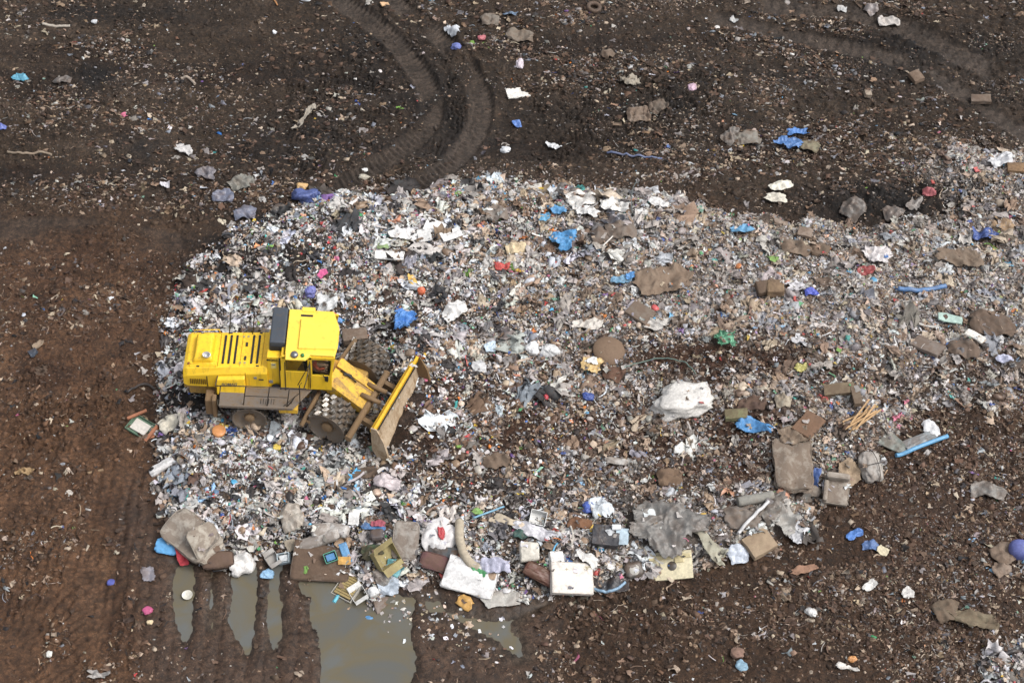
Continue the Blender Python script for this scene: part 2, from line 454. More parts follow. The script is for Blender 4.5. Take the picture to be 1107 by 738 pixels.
# standing water: one level sheet, seen where the mud dips under it
def water_material():
    t = NT('muddy_water')
    n = t.noise(.55, 4, .55, dist=.6)
    t.l(t.ramp(n, [(.36, lin('#5a5a56')), (.52, lin('#625b4a')), (.66, lin('#5e5f5c'))]), t.b.inputs['Base Color'])
    t.b.inputs['Roughness'].default_value = .07
    t.b.inputs['IOR'].default_value = 1.33; t.b.inputs['Specular IOR Level'].default_value = .5
    t.bump(t.noise(3, 3, .5), .05, .02)
    return t.m
wx0, wy0 = W(100, 800); wx1, wy1 = W(700, 500)
wm = bpy.data.meshes.new('puddle_water')
wm.from_pydata([(wx0 - 1, wy0, WATER_Z), (wx1 + 1, wy0, WATER_Z), (wx1 + 1, wy1, WATER_Z), (wx0 - 1, wy1, WATER_Z)], [], [(0, 1, 2, 3)])
link('puddle_water', wm, water_material(), kind='structure')
# ------------------------------------------------------------------ loose litter and clods, far beyond counting
def ico(sub):
    bm = bmesh.new(); bmesh.ops.create_icosphere(bm, subdivisions=sub, radius=1)
    v = np.array([x.co[:] for x in bm.verts]); f = np.array([[w.index for w in x.verts] for x in bm.faces]); bm.free()
    return v, f

def grid_t(n, m):
    u, v = np.meshgrid(np.linspace(-1, 1, n), np.linspace(-1, 1, m), indexing='ij')
    i = np.arange(n * m).reshape(n, m)
    a, b, c, d = i[:-1, :-1].ravel(), i[1:, :-1].ravel(), i[1:, 1:].ravel(), i[:-1, 1:].ravel()
    return np.stack([u.ravel(), v.ravel(), np.zeros(n * m)], -1), np.concatenate([np.stack([a, b, c], -1), np.stack([a, c, d], -1)])

def tpl_sheet(n=5):
    v, f = grid_t(n, n)
    r = RNG.normal(0, 1, v.shape)
    v[:, :2] += r[:, :2] * .17
    v[:, 2] = r[:, 2] * .22 + .35 * np.sin(v[:, 0] * RNG.uniform(1, 3) + RNG.uniform(0, 6)) * RNG.uniform(.3, 1)
    k = RNG.uniform(.5, 1.0); ang = np.arctan2(v[:, 1], v[:, 0]); rad = np.hypot(v[:, 0], v[:, 1])
    s = 1 - k * .35 * np.clip(np.sin(ang * RNG.integers(2, 5) + RNG.uniform(0, 6)), 0, 1) * (rad > .6)
    v[:, :2] *= s[:, None]
    return v, f
def tpl_blob(sub=1, amp=.3):
    v, f = ico(sub)
    v = v * (1 + RNG.normal(0, amp, (len(v), 1)) * .8)
    v[:, 2] *= .6
    return v, f
def tpl_shard():
    v = np.array([(x, y, z) for x in (-1, 1) for y in (-1, 1) for z in (-1, 1)], float)
    v += RNG.normal(0, .16, v.shape); v[:, 2] *= RNG.uniform(.05, .5)
    q = [(0, 1, 3, 2), (4, 6, 7, 5), (0, 4, 5, 1), (2, 3, 7, 6), (0, 2, 6, 4), (1, 5, 7, 3)]
    return v, np.array([t for a, b, c, d in q for t in ((a, b, c), (a, c, d))])
def tpl_strip():
    n = 8; s = np.linspace(-1, 1, n)
    cx, cy = s, .35 * np.sin(s * RNG.uniform(1, 4) + RNG.uniform(0, 6)); cz = .25 * np.sin(s * RNG.uniform(1, 5) + RNG.uniform(0, 6))
    w = RNG.uniform(.05, .16)
    a = np.stack([cx, cy - w, cz + RNG.normal(0, .04, n)], -1); b = np.stack([cx, cy + w, cz + RNG.normal(0, .04, n)], -1)
    v = np.concatenate([a, b]); i = np.arange(n - 1)
    return v, np.concatenate([np.stack([i, i + 1, i + 1 + n], -1), np.stack([i, i + 1 + n, i + n], -1)])
def tpl_tube():
    n = 6; a = np.arange(n) / n * 2 * math.pi; rr = RNG.uniform(.25, .45)
    xs = [-1, -.5, .5, 1]; rs = [rr * RNG.uniform(.3, 1), rr, rr * RNG.uniform(.8, 1), rr * RNG.uniform(.4, 1)]
    v = np.concatenate([np.stack([np.full(n, x), np.cos(a) * r, np.sin(a) * r * RNG.uniform(.6, 1)], -1) for x, r in zip(xs, rs)])
    f = []
    for k in range(3):
        for i in range(n):
            j = (i + 1) % n
            f += [(k * n + i, k * n + j, (k + 1) * n + j), (k * n + i, (k + 1) * n + j, (k + 1) * n + i)]
    for k in range(1, n - 1): f += [(0, k + 1, k), (3 * n, 3 * n + k, 3 * n + k + 1)]
    return v, np.array(f)
def tpl_chip():
    v, f = grid_t(3, 2); v += RNG.normal(0, .2, v.shape)
    return v, f

T_SHEET = [tpl_sheet(5) for _ in range(14)] + [tpl_sheet(4) for _ in range(8)]
T_BIG = [tpl_sheet(8) for _ in range(12)]
T_BLOB = [tpl_blob(1, .16) for _ in range(10)]
T_BLOB2 = [tpl_blob(2, .10) for _ in range(8)]
T_SHARD = [tpl_shard() for _ in range(10)]
T_STRIP = [tpl_strip() for _ in range(12)]
T_TUBE = [tpl_tube() for _ in range(8)]
T_CHIP = [tpl_chip() for _ in range(12)]
T_CLOD = []
T_CL2 = [tpl_sheet(4) for _ in range(8)]
for _ in range(10):
    v, f = ico(1); v = v * (1 + RNG.normal(0, .3, (len(v), 1))) * np.array([1, .8, .6]); T_CLOD.append((v, f))

class Heap:
    def __init__(s): s.V, s.F, s.C, s.n = [], [], [], 0
    def add(s, tpl, x, y, z, size, aspect, tilt, col, streak=None):
        """instances of the given templates, merged; arrays over pieces"""
        N = len(x)
        if N == 0: return
        which = RNG.integers(0, len(tpl), N)
        yaw = RNG.uniform(0, 2 * math.pi, N)
        if streak is not None: yaw = np.where(RNG.random(N) < streak, RNG.normal(0, .35, N), yaw)
        tx, ty = RNG.normal(0, 1, N) * tilt, RNG.normal(0, 1, N) * tilt
        cz, sz, cx, sx, cy, sy = np.cos(yaw), np.sin(yaw), np.cos(tx), np.sin(tx), np.cos(ty), np.sin(ty)
        M = np.empty((N, 3, 3))
        M[:, 0, 0] = cz * cy; M[:, 0, 1] = cz * sy * sx - sz * cx; M[:, 0, 2] = cz * sy * cx + sz * sx
        M[:, 1, 0] = sz * cy; M[:, 1, 1] = sz * sy * sx + cz * cx; M[:, 1, 2] = sz * sy * cx - cz * sx
        M[:, 2, 0] = -sy; M[:, 2, 1] = cy * sx; M[:, 2, 2] = cy * cx
        S = np.stack([size, size * aspect, size * RNG.uniform(.5, 1, N)], -1)
        for k, (v, f) in enumerate(tpl):
            m = np.where(which == k)[0]
            if len(m) == 0: continue
            vv = v[None] * S[m][:, None, :]
            vv = np.einsum('nij,nvj->nvi', M[m], vv) + np.stack([x[m], y[m], z[m]], -1)[:, None, :]
            ff = f[None] + (np.arange(len(m)) * len(v))[:, None, None] + s.n
            s.V.append(vv.reshape(-1, 3)); s.F.append(ff.reshape(-1, 3))
            s.C.append(np.repeat(col[m], len(v), 0)); s.n += len(m) * len(v)
    def build(s, name, mat, label, category, smooth=False):
        me = mesh_np(name, np.concatenate(s.V), np.concatenate(s.F), 3, smooth)
        set_col(me, 'tint', np.concatenate(s.C))
        return link(name, me, mat, kind='stuff', label=label, category=category)

WHITE = ['#dde1e6', '#d2cfcb', '#c2beba', '#dedcd9', '#cbc6c0', '#b5b2af', '#c9cdd2']
GREY = ['#9a9490', '#a9a29c', '#77716e', '#8a8f98', '#b1aba6', '#68666a']
TAN = ['#8e7763', '#a8937d', '#755d4b', '#bba893', '#9a8068', '#c9b8a4']
BRN = ['#57412f', '#4a3628', '#634a38', '#3c2c22', '#6e5645']
BLK = ['#1f1e20', '#2c2a2c', '#38322f', '#252a30']
ACC = ['#2f6fb8', '#4aa3cf', '#2a4f9a', '#b23a35', '#d57b30', '#3f9a63', '#7aa84a', '#d6b43c', '#c46a88', '#3aa09a', '#7a5a9a', '#8fb8d8', '#c9484a', '#86b7a0', '#e0a080']
PAL = [np.array([lin(c) for c in p]) for p in (WHITE, GREY, TAN, BRN, BLK, ACC)]

def pick(Wt):
    """Wt (N,6) weights of the palettes -> colours"""
    Wt = Wt / Wt.sum(1, keepdims=True)
    cum = Wt.cumsum(1); r = RNG.random((len(Wt), 1))
    k = (r > cum).sum(1).clip(0, 5)
    out = np.zeros((len(Wt), 3))
    for i, p in enumerate(PAL):
        m = k == i
        out[m] = p[RNG.integers(0, len(p), m.sum())]
    out *= RNG.normal(1, .10, (len(out), 1)).clip(.7, 1.25)
    out *= RNG.normal(1, .03, (len(out), 3))
    return out.clip(.005, .88), k

def region(x, y):
    px, py = P(x, y)
    sd = pile_sd(x, y)
    pile = sstep(-.25, .25, sd)
    brown = np.zeros(x.shape)
    for cx, cy, rx, ry, s in BROWN: brown = np.maximum(brown, s * gauss(px, py, cx, cy, rx, ry))
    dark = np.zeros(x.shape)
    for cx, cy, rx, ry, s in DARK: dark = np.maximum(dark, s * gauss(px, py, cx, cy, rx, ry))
    fr_ = sstep(560, 800, px)
    leftp = sstep(620, 420, px + 60 * fbm(x, y, 3, 2, 70))
    low = sstep(520, 600, py)
    bright = np.maximum(leftp, low)
    cl = fbm(x, y, 1.1, 3, 71); cl2 = fbm(x, y, .6, 2, 72)
    w = np.empty(x.shape + (6,))
    w[..., 0] = (.22 + .24 * bright) * (1 + .9 * cl) * (1 - .6 * brown) * (1 - .7 * dark)
    w[..., 1] = (.36 - .02 * bright) * (1 + .5 * cl2)
    w[..., 2] = (.30 - .15 * bright) * (1 - .3 * cl)
    w[..., 3] = .07 + .5 * brown - .04 * bright
    w[..., 4] = (.04 + .12 * bright) * (1 - .8 * cl) * (1 - .5 * fr_) + .5 * dark; w[..., 1] += .12 * fr_
    w[..., 5] = (.065 + .02 * bright) * (1 + 1.2 * cl2)
    mud = 1 - pile
    top = sstep(260, 190, py)
    wm_ = np.stack([.03 + .02 * top, .12 + .14 * top, .26 + 0 * x, .52 - .08 * top, .06 + 0 * x, .010 + .004 * top], -1)
    right = sstep(880, 1040, px) * sstep(230, 330, py)
    wm_[..., 1] += .15 * right; wm_[..., 0] += .04 * right
    w = w * pile[..., None] + wm_ * mud[..., None]
    return px, py, sd, pile, top, brown, dark, np.clip(w, .001, None)

def mud_density(px, py, x, y):
    d = .16 + 0 * px
    d = d + .5 * np.exp(np.minimum(pile_sd(x, y), 0) / .7) * (1 - sstep(250, 200, px) * .7) * (1 - .8 * gauss(px, py, 380, 650, 260, 60))
    d = d + .55 * sstep(520, 640, px) * sstep(215, 190, py)                    # upper right slope
    d = d + .42 * gauss(px, py, 150, 110, 190, 45) + .25 * gauss(px, py, 200, 190, 220, 40) + .3 * gauss(px, py, 10, 15, 60, 20)
    d = d + .45 * gauss(px, py, 560, 40, 90, 45)
    d = d + .55 * sstep(540, 660, px) * sstep(530, 620, py)                    # lower right
    d = d + .55 * sstep(880, 980, px) * sstep(400, 460, py) * sstep(650, 560, py) * .8 + .75 * gauss(px, py, 1105, 560, 60, 110)
    d = d + .35 * gauss(px, py, 960, 225, 90, 30)
    d = d * (.15 + 1.5 * sstep(-.25, .5, fbm(x * .45, y, 1.5, 4, 80)))
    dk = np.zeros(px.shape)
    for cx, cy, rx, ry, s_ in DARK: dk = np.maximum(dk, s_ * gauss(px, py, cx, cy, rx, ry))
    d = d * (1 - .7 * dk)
    return d

def scatter(per_m2):
    A = (fx[-1] - fx[0] - 1) * (fy[-1] - fy[0] - 1); N = int(A * per_m2)
    return RNG.uniform(fx[0] + .5, fx[-1] - .5, N), RNG.uniform(fy[0] + .5, fy[-1] - .5, N)

ITEM_SPOTS = []   # filled by hand-placed pieces: kept clear of litter on top
def keep(x, y, r=1.0):
    ok = np.ones(len(x), bool)
    for ax, ay, rr in ITEM_SPOTS:
        ok &= ((x - ax) ** 2 + (y - ay) ** 2) > (rr * r) ** 2
    # wheels of the compactor
    return ok

def make_litter():
    matte = attr_material('mixed_rubbish', .78, .55)
    gloss = attr_material('plastic_scraps', .38, .4, .6, 16)
    soil = attr_material('damp_soil', .85, .3, .8, 30)
    L, G, S = Heap(), Heap(), Heap()
    # ---- layers of the tipped rubbish; (count per m2, size range, templates, tilt, lift, glossy)
    layers = [(24, .07, .19, T_SHEET, .28, .05, 0), (17, .07, .17, T_SHEET, .34, .06, 1), (11, .05, .12, T_BLOB, .4, .04, 1), (9, .05, .13, T_SHARD, .35, .04, 0),
              (9, .09, .24, T_STRIP, .4, .06, 1), (6, .05, .12, T_TUBE, .4, .05, 1), (2.4, .18, .36, T_BIG, .30, .05, 0), (1.6, .16, .32, T_BIG, .35, .07, 1),
              (1.0, .12, .22, T_BLOB2, .3, .06, 1), (1.0, .26, .6, T_BIG, .22, .08, 0), (2.2, .16, .38, T_STRIP, .22, .09, 0), (1.6, .2, .42, T_STRIP, .2, .1, 1), (.6, .24, .46, T_BIG, .25, .09, 1), (110, .03, .08, T_CHIP, .45, .05, 0), (50, .025, .07, T_CHIP, .45, .06, 1)]
    for per, s0, s1, tp, tilt, lift, g in layers:
        x, y = scatter(per)
        px, py, sd, pile, top, brown, dark, w = region(x, y)
        mudd = mud_density(px, py, x, y)
        dens = pile * (1 - .88 * np.clip(brown * (1 + 1.1 * fbm(x, y, 1.0, 3, 69)), 0, 1)) * (1 - .95 * np.clip(dark * (1 + 1.1 * fbm(x, y, .6, 3, 87)), 0, 1)) + (1 - pile) * mudd * (.20 if s1 > .13 else .5 if s1 > .08 else .55) * (.25 if s0 > .11 else 1)
        rare = (sd < .25) & (GWET_at(x, y) > .3)
        ok = (RNG.random(len(x)) < dens) & ~rare
        ok &= keep(x, y, .6 if s1 > .08 else .45)
        tr = TR_at(x, y); ok &= ~((tr > .4) & (RNG.random(len(x)) < .97) & (sd < 0))
        x, y, w, pile, top = x[ok], y[ok], w[ok], pile[ok], top[ok]
        far = sstep(700, 1000, px[ok]) * sstep(520, 300, py[ok])
        size = (s0 + (s1 - s0) * RNG.random(len(x)) ** 1.7) * (.62 + .38 * pile) * (1 - .18 * far) * (1 - .25 * brown[ok]) * (.8 + .5 * sstep(-.3, .5, fbm(x, y, 1.6, 3, 86)))
        asp = RNG.uniform(.45, 1, len(x)) if tp is not T_STRIP else RNG.uniform(.5, 1.3, len(x))
        if s1 > .25: w[..., 5] *= .25
        elif s1 > .17: w[..., 5] *= .6
        if s1 <= .08: w[..., 0] *= .6 + .4 * pile
        col, k = pick(w)
        frr = sstep(480, 760, px[ok])
        dm = (.07 + .21 * frr) * pile + .42 * (1 - pile)
        soil_ = np.where(pile[:, None] > .5, np.array([.23, .195, .165])[None], np.array([.10, .073, .053])[None])
        col = col * (1 - dm[:, None]) + soil_ * dm[:, None]
        z = Hh(x, y) + RNG.uniform(-.3, 1, len(x)) * lift * (.25 + .75 * pile)
        (G if g else L).add(tp, x, y, z, size, asp, tilt * (.6 + .4 * pile), col)
    # scraps lying on top of the bigger discarded things
    bpy.context.view_layer.update(); dg = bpy.context.evaluated_depsgraph_get()
    tx, ty, tz = [], [], []
    for ax, ay, rr in ITEM_SPOTS:
        if float(pile_sd(np.array([ax]), np.array([ay]))[0]) < .1: continue
        if abs(ax - OX - 1) < 3.6 and abs(ay - OY + .3) < 2.6: continue
        for _ in range(int(rr * rr * 16 * random.random() + rr * 3)):
            a_ = random.uniform(0, 6.283); q = rr * 1.25 * math.sqrt(random.random())
            X_, Y_ = ax + q * math.cos(a_), ay + q * math.sin(a_)
            hit, loc, nn, _i, ob, _m = scene.ray_cast(dg, Vector((X_, Y_, 6)), Vector((0, 0, -1)))
            if hit and ob.name != 'ground' and not (ob.parent and ob.parent.name == 'landfill_compactor'): tx.append(X_); ty.append(Y_); tz.append(loc.z)
    tx, ty, tz = map(np.array, (tx, ty, tz)); n_ = len(tx)
    cc = pick(region(tx, ty)[7])[0] * .75 + np.array([.23, .195, .165]) * .2
    L.add(T_SHEET + T_CHIP + T_STRIP, tx, ty, tz + .012, RNG.uniform(.03, .14, n_), RNG.uniform(.4, 1, n_), .2, cc)
    # scum and crumbs floating on the puddle beside the tip of the heap
    N = 150; qx = RNG.normal(468, 38, N); qy = 668 + RNG.normal(0, 16, N) + (qx - 468) * .25
    fxx, fyy = W(qx, qy)
    L.add(T_CHIP + T_SHEET, fxx, fyy, np.maximum(Hh(fxx, fyy), WATER_Z) + .012, RNG.uniform(.02, .09, N), RNG.uniform(.5, 1, N), .12, pick(np.tile([.22, .3, .38, .07, .0, .02], (N, 1)))[0])
    L.build('litter', matte, 'mass of torn paper, rag and card scraps strewn over the tip', 'litter')
    G.build('plastic_litter', gloss, 'mass of crumpled plastic bags, strips and bottles strewn over the tip', 'litter')
    # ---- splinters, roots and shredded bits trodden into the mud
    D = Heap()
    for per, s0, s1, tp, tl in ((30, .06, .22, T_STRIP, .25), (14, .03, .12, T_SHARD, .3), (30, .06, .19, T_SHEET, .35), (18, .015, .05, T_CHIP, .6)):
        x, y = scatter(per)
        px, py, sd, pile, top, brown, dark, w = region(x, y)
        patch = sstep(-.35, .45, fbm(x * .45, y, 2.2, 4, 85)); leftm = sstep(230, 150, px) * sstep(200, 240, py)
        dens = (1 - pile) * np.clip((.22 + mud_density(px, py, x, y) * 1.2) * (.10 + 1.2 * patch) * (1 + .1 * leftm), 0, 1.1) * (1 - .75 * dark) + pile * (.10 + .8 * brown)
        dens *= 1 - .75 * SM_at(x, y)
        ok = (RNG.random(len(x)) < dens) & (GWET_at(x, y) < .3) & ~((TR_at(x, y) > .4) & (RNG.random(len(x)) < .96) & (sd < 0)) & keep(x, y, .6)
        x, y, top, px = x[ok], y[ok], top[ok], px[ok]
        left = sstep(300, 180, px)
        wt = np.stack([.012 + .01 * top, .06 + .10 * top, .20 + .10 * left, .66 - .1 * top, .07 + 0 * x, .006 + 0 * x], -1)
        col, k = pick(wt)
        size = s0 + (s1 - s0) * RNG.random(len(x)) ** 1.8
        D.add(tp, x, y, Hh(x, y) + RNG.uniform(-.1, .6, len(x)) * .03, size, RNG.uniform(.25, .9, len(x)), tl, col * RNG.uniform(.5, .95, (len(x), 1)), .75 * top + .25)
    D.build('wood_shreds', matte, 'mass of brown splinters, roots and shreds trodden into the mud', 'splinters')
    # ---- clods and crumbs of soil
    for per, s0, s1 in ((12, .05, .17), (50, .018, .06)):
        x, y = scatter(per)
        px, py, sd, pile, top, brown, dark, w = region(x, y)
        sm = SM_at(x, y)
        dens = (1 - pile) * (.75 - .7 * sm) + pile * (.12 + .8 * brown + .5 * dark)
        ok = (RNG.random(len(x)) < dens) & (GWET_at(x, y) < .3) & ~((TR_at(x, y) > .4) & (RNG.random(len(x)) < .93)) & keep(x, y, .6)
        x, y = x[ok], y[ok]
        base = TINT_at(x, y) * RNG.normal(1.25, .35, (len(x), 1)).clip(.5, 2.2)
        size = s0 + (s1 - s0) * RNG.random(len(x)) ** 2
        S.add(T_CLOD, x, y, Hh(x, y) - size * .15, size, RNG.uniform(.6, 1, len(x)), .5, base.clip(.004, .5))
    S.build('soil_clods', soil, 'loose clods of dark damp soil spread over the churned ground', 'soil', True)

def _at(G):
    def f(x, y):
        i = np.clip(((x - fx[0]) / STEP).astype(int), 0, len(fx) - 1); j = np.clip(((y - fy[0]) / STEP).astype(int), 0, len(fy) - 1)
        return G[i, j]
    return f
GWET_at, TR_at, SM_at, TINT_at = _at(GWET), _at(GTR), _at(GSM), _at(TC[16:-16, 16:-16])
# ------------------------------------------------------------------ shape helpers
class PB:
    """collects shapes and links them as one mesh"""
    def __init__(s): s.bm = bmesh.new()
    def _merge(s, b, M=None):
        if M is not None: b.transform(M)
        me = bpy.data.meshes.new('tmp'); b.to_mesh(me); b.free(); s.bm.from_mesh(me); bpy.data.meshes.remove(me)
    def box(s, c, size, bev=.015, rot=(0, 0, 0)):
        b = bmesh.new(); bmesh.ops.create_cube(b, size=1)
        bmesh.ops.scale(b, vec=size, verts=b.verts)
        if bev: bmesh.ops.bevel(b, geom=b.edges[:], offset=min(bev, min(size) * .4), segments=2, affect='EDGES', profile=.5)
        M = Matrix.Translation(c) @ Matrix.Rotation(rot[2], 4, 'Z') @ Matrix.Rotation(rot[1], 4, 'Y') @ Matrix.Rotation(rot[0], 4, 'X')
        s._merge(b, M); return s
    def loft(s, secs, bev=.02):
        b = bmesh.new(); rows = [[b.verts.new(p) for p in sec] for sec in secs]; n = len(secs[0])
        for a, c in zip(rows[:-1], rows[1:]):
            for i in range(n): b.faces.new((a[i], a[(i + 1) % n], c[(i + 1) % n], c[i]))
        b.faces.new(rows[0][::-1]); b.faces.new(rows[-1])
        bmesh.ops.recalc_face_normals(b, faces=b.faces)
        if bev:
            eds = [e for e in b.edges if e.calc_face_angle(0) > .3]
            bmesh.ops.bevel(b, geom=eds, offset=bev, segments=2, affect='EDGES', profile=.5)
        s._merge(b); return s
    def prism(s, prof, y0, y1, bev=.015):
        """profile in (x, z), swept from y0 to y1"""
        return s.loft([[(x, y0, z) for x, z in prof], [(x, y1, z) for x, z in prof]], bev)
    def tube(s, pts, r, seg=8, r1=None):
        b = bmesh.new(); pts = [Vector(p) for p in pts]; rows = []
        up = Vector((0, 0, 1))
        for i, p in enumerate(pts):
            d = (pts[min(i + 1, len(pts) - 1)] - pts[max(i - 1, 0)]).normalized()
            a = d.cross(up) if abs(d.dot(up)) < .95 else d.cross(Vector((1, 0, 0)))
            a.normalize(); c = d.cross(a)
            rr = r if r1 is None else r + (r1 - r) * i / (len(pts) - 1)
            rows.append([b.verts.new(p + a * math.cos(k / seg * 2 * math.pi) * rr + c * math.sin(k / seg * 2 * math.pi) * rr) for k in range(seg)])
        for a, c in zip(rows[:-1], rows[1:]):
            for k in range(seg):
                f = b.faces.new((a[k], a[(k + 1) % seg], c[(k + 1) % seg], c[k])); f.smooth = True
        b.faces.new(rows[0][::-1]); b.faces.new(rows[-1]); bmesh.ops.recalc_face_normals(b, faces=b.faces)
        s._merge(b); return s
    def lathe(s, prof, M=None, seg=40, closed=False):
        """profile of (radius, height) turned about Z"""
        b = bmesh.new(); rows = []
        for r, h in prof:
            if r < 1e-6: rows.append([b.verts.new((0, 0, h))])
            else: rows.append([b.verts.new((r * math.cos(k / seg * 2 * math.pi), r * math.sin(k / seg * 2 * math.pi), h)) for k in range(seg)])
        pr = list(zip(rows[:-1], rows[1:])) + ([(rows[-1], rows[0])] if closed else [])
        for a, c in pr:
            for k in range(seg):
                j = (k + 1) % seg
                if len(a) == 1 and len(c) == 1: continue
                if len(a) == 1: f = b.faces.new((a[0], c[j], c[k]))
                elif len(c) == 1: f = b.faces.new((a[k], a[j], c[0]))
                else: f = b.faces.new((a[k], a[j], c[j], c[k]))
                f.smooth = True
        bmesh.ops.recalc_face_normals(b, faces=b.faces)
        s._merge(b, M); return s
    def build(s, name, mat, parent=None, M=None, smooth=False, **props):
        me = bpy.data.meshes.new(name)
        if smooth:
            for f in s.bm.faces: f.smooth = True
        s.bm.to_mesh(me); s.bm.free()
        o = link(name, me, mat, parent, **props)
        if M is not None: o.matrix_local = M
        return o

def empty(name, loc, rot=(0, 0, 0), **props):
    o = bpy.data.objects.new(name, None); COL.objects.link(o); o.location = loc; o.rotation_euler = rot
    o.empty_display_size = .3
    for k, v in props.items():
        if v: o[k] = v
    return o

# ------------------------------------------------------------------ compactor materials
def paint(name, hexc, dust=.3, rough=.42, dusthex='#7d6448', scale=1.4, streak=True, lowz=None):
    t = NT(name)
    n1 = t.noise(scale, 6, .68, dist=.4); n2 = t.noise(16, 4, .65); n3 = t.noise(60, 3, .6)
    base = t.mix(1.0, lin(hexc), t.ramp(n1, [(.3, .88), (.7, 1.06)]), 'MULTIPLY')
    lo = .72 - dust * .55
    f = t.ramp(t.math('ADD', t.math('MULTIPLY', n1, .7), t.math('MULTIPLY', n2, .3)), [(lo, 0.0), (lo + .16, min(1.0, .25 + dust))])
    c = t.mix(f, base, t.mix(n3, lin(dusthex), lin('#54422f')))
    mp = t.n('ShaderNodeMapping'); mp.inputs['Scale'].default_value = (7, 7, .7); t.l(t.coord('Object'), mp.inputs[0])
    st = t.noise(1.0, 5, .65, mp.outputs[0])
    c = t.mix(t.ramp(st, [(.52, 0.0), (.70, min(.7, dust * 1.6))]), c, lin('#6e5433'))
    chips = t.ramp(n2, [(.70, 0.0), (.74, min(.85, dust * 1.5))])
    c = t.mix(chips, c, lin('#4a3a2b'))
    t.l(c, t.b.inputs['Base Color'])
    t.l(t.mix(f, rough, .9), t.b.inputs['Roughness'])
    t.bump(t.math('ADD', n2, n3), .12, .008)
    return t.m
M_YEL = paint('yellow_paint', '#f2c62e', .24, .45)
M_YELROOF = paint('yellow_roof_paint', '#f5d04c', .18, .45)
M_YELDIRTY = paint('dusty_yellow_paint', '#dcae2e', .52, .6, '#a3865e', 1.8)
M_MUDDY = paint('muddy_steel', '#7a6650', .75, .7, '#957a5a', 1.8)
M_FRAME = paint('muddy_frame', '#c09844', .62, .7, '#a5875f', 1.4)
M_BLADE = paint('scraped_blade_steel', '#b8a58c', .5, .5, '#a2845f', 2.4)
M_DECK = paint('grey_deck_steel', '#716860', .5, .75, '#857460', 1.6)
M_BLACK = paint('black_plastic', '#1d1d1f', .12, .5)
M_SLATE = paint('slate_box_paint', '#3d434b', .16, .6, '#7d7770')
M_RAIL = paint('dark_rail_paint', '#2b2725', .35, .6)
M_WHEEL = paint('muddy_wheel_steel', '#6a6056', .45, .6, '#75634f', 2.2)
M_CLEAT = (lambda t: (t.l(t.ramp(t.noise(7, 4, .6), [(.38, lin('#4a4239')), (.56, lin('#77726c')), (.74, lin('#c4c2be'))]), t.b.inputs['Base Color']),
                      t.b.inputs['Metallic'].__setattr__('default_value', .6), t.b.inputs['Roughness'].__setattr__('default_value', .3), t.m)[-1])(NT('worn_cleat_steel'))
M_CHROME = mat_item('#d8d8d6', 'metal', .05)
def glass():
    t = NT('cab_glass'); g = t.n('ShaderNodeBsdfGlass') if False else None
    tr = t.n('ShaderNodeBsdfTransparent'); tr.inputs[0].default_value = (.86, .9, .88, 1)
    t.b.inputs['Base Color'].default_value = (.02, .025, .025, 1); t.b.inputs['Roughness'].default_value = .05
    mx = t.n('ShaderNodeMixShader'); mx.inputs[0].default_value = .14
    t.l(tr.outputs[0], mx.inputs[1]); t.l(t.b.outputs[0], mx.inputs[2]); t.l(mx.outputs[0], t.out.inputs[0])
    return t.m
M_GLASS = glass()

def text_mesh(body, size, thick=.004, shear=0.0):
    cu = bpy.data.curves.new('lettering', 'FONT'); cu.body = body; cu.size = size; cu.extrude = thick; cu.shear = shear
    cu.offset = size * .02
    o = bpy.data.objects.new('lettering', cu); COL.objects.link(o)
    me = bpy.data.meshes.new_from_object(o); bpy.data.objects.remove(o); bpy.data.curves.remove(cu)
    me.name = 'lettering'; return me

# ------------------------------------------------------------------ the landfill compactor
root = empty('landfill_compactor', (OX, OY, HM - .10), (0, TILT, 0), label='large yellow landfill compactor with steel cleated wheels and a front blade, standing on the rubbish',
             category='landfill compactor')
# lower chassis
p = PB(); p.box((-.9, 0, 1.02), (4.2, 1.5, .75), .04); p.box((-2.9, 0, 1.25), (.5, 1.7, .35), .04)
p.box((-.81, 0, .8), (.5, 2.2, .5), .05); p.box((.95, .05, 1.05), (1.0, .9, .7), .06)
p.box((.2, -1.0, .98), (.9, .5, .55), .04)
p.build('chassis', M_FRAME, root)
p = PB(); p.box((.55, -1.5, 1.2), (.66, .62, .26), .04); p.box((.6, -1.45, .92), (.3, .25, .3), .03); p.build('step_box', M_YELDIRTY, root)
p = PB(); p.box((-2.02, -1.5, .95), (.14, .3, .95), .03); p.box((-2.2, -1.3, .9), (.3, .5, .8), .04); p.build('rear_scraper', M_MUDDY, root)
# hood
yo = -.1
def hs_(x, zb, zc, zt, w, wt): return [(x, yo - w, zb), (x, yo - w, zc), (x, yo - wt, zt), (x, yo + wt, zt), (x, yo + w, zc), (x, yo + w, zb)]
p = PB(); p.loft([hs_(-3.12, 1.5, 1.85, 2.12, .92, .78), hs_(-2.98, 1.42, 1.95, 2.24, .93, .80), hs_(-1.5, 1.38, 2.13, 2.36, .93, .78), hs_(-.2, 1.36, 2.24, 2.46, .93, .78)], .025)
hood = p.build('hood', M_YEL, root)
slope = (2.46 - 2.24) / 2.78; sa = -math.atan(slope)
def ztop(x): return 2.24 + (x + 2.98) * slope + (.01 if x < -1.5 else .0)
p = PB()
for x in (-1.76, -1.56, -1.36, -.78, -.58): p.box((x, yo, ztop(x) + .012), (.075, 1.28, .03), .01, (0, sa, 0))
for y in (-.5, .12): p.box((-1.0, y, ztop(-1.0) + .02), (.07, .17, .05), .01)
p.build('cooling_slit', M_BLACK, hood)
p = PB()
for x in (-1.16, -.42, -1.92): p.box((x, yo, ztop(x) + .012), (.012, 1.5, .016), 0, (0, sa, 0))
for x in (-.95,): p.box((x, yo - .935, 1.85), (.012, .012, .85), 0)
p.build('panel_seam', paint('seam', '#a8830c', .3), hood)
p = PB()
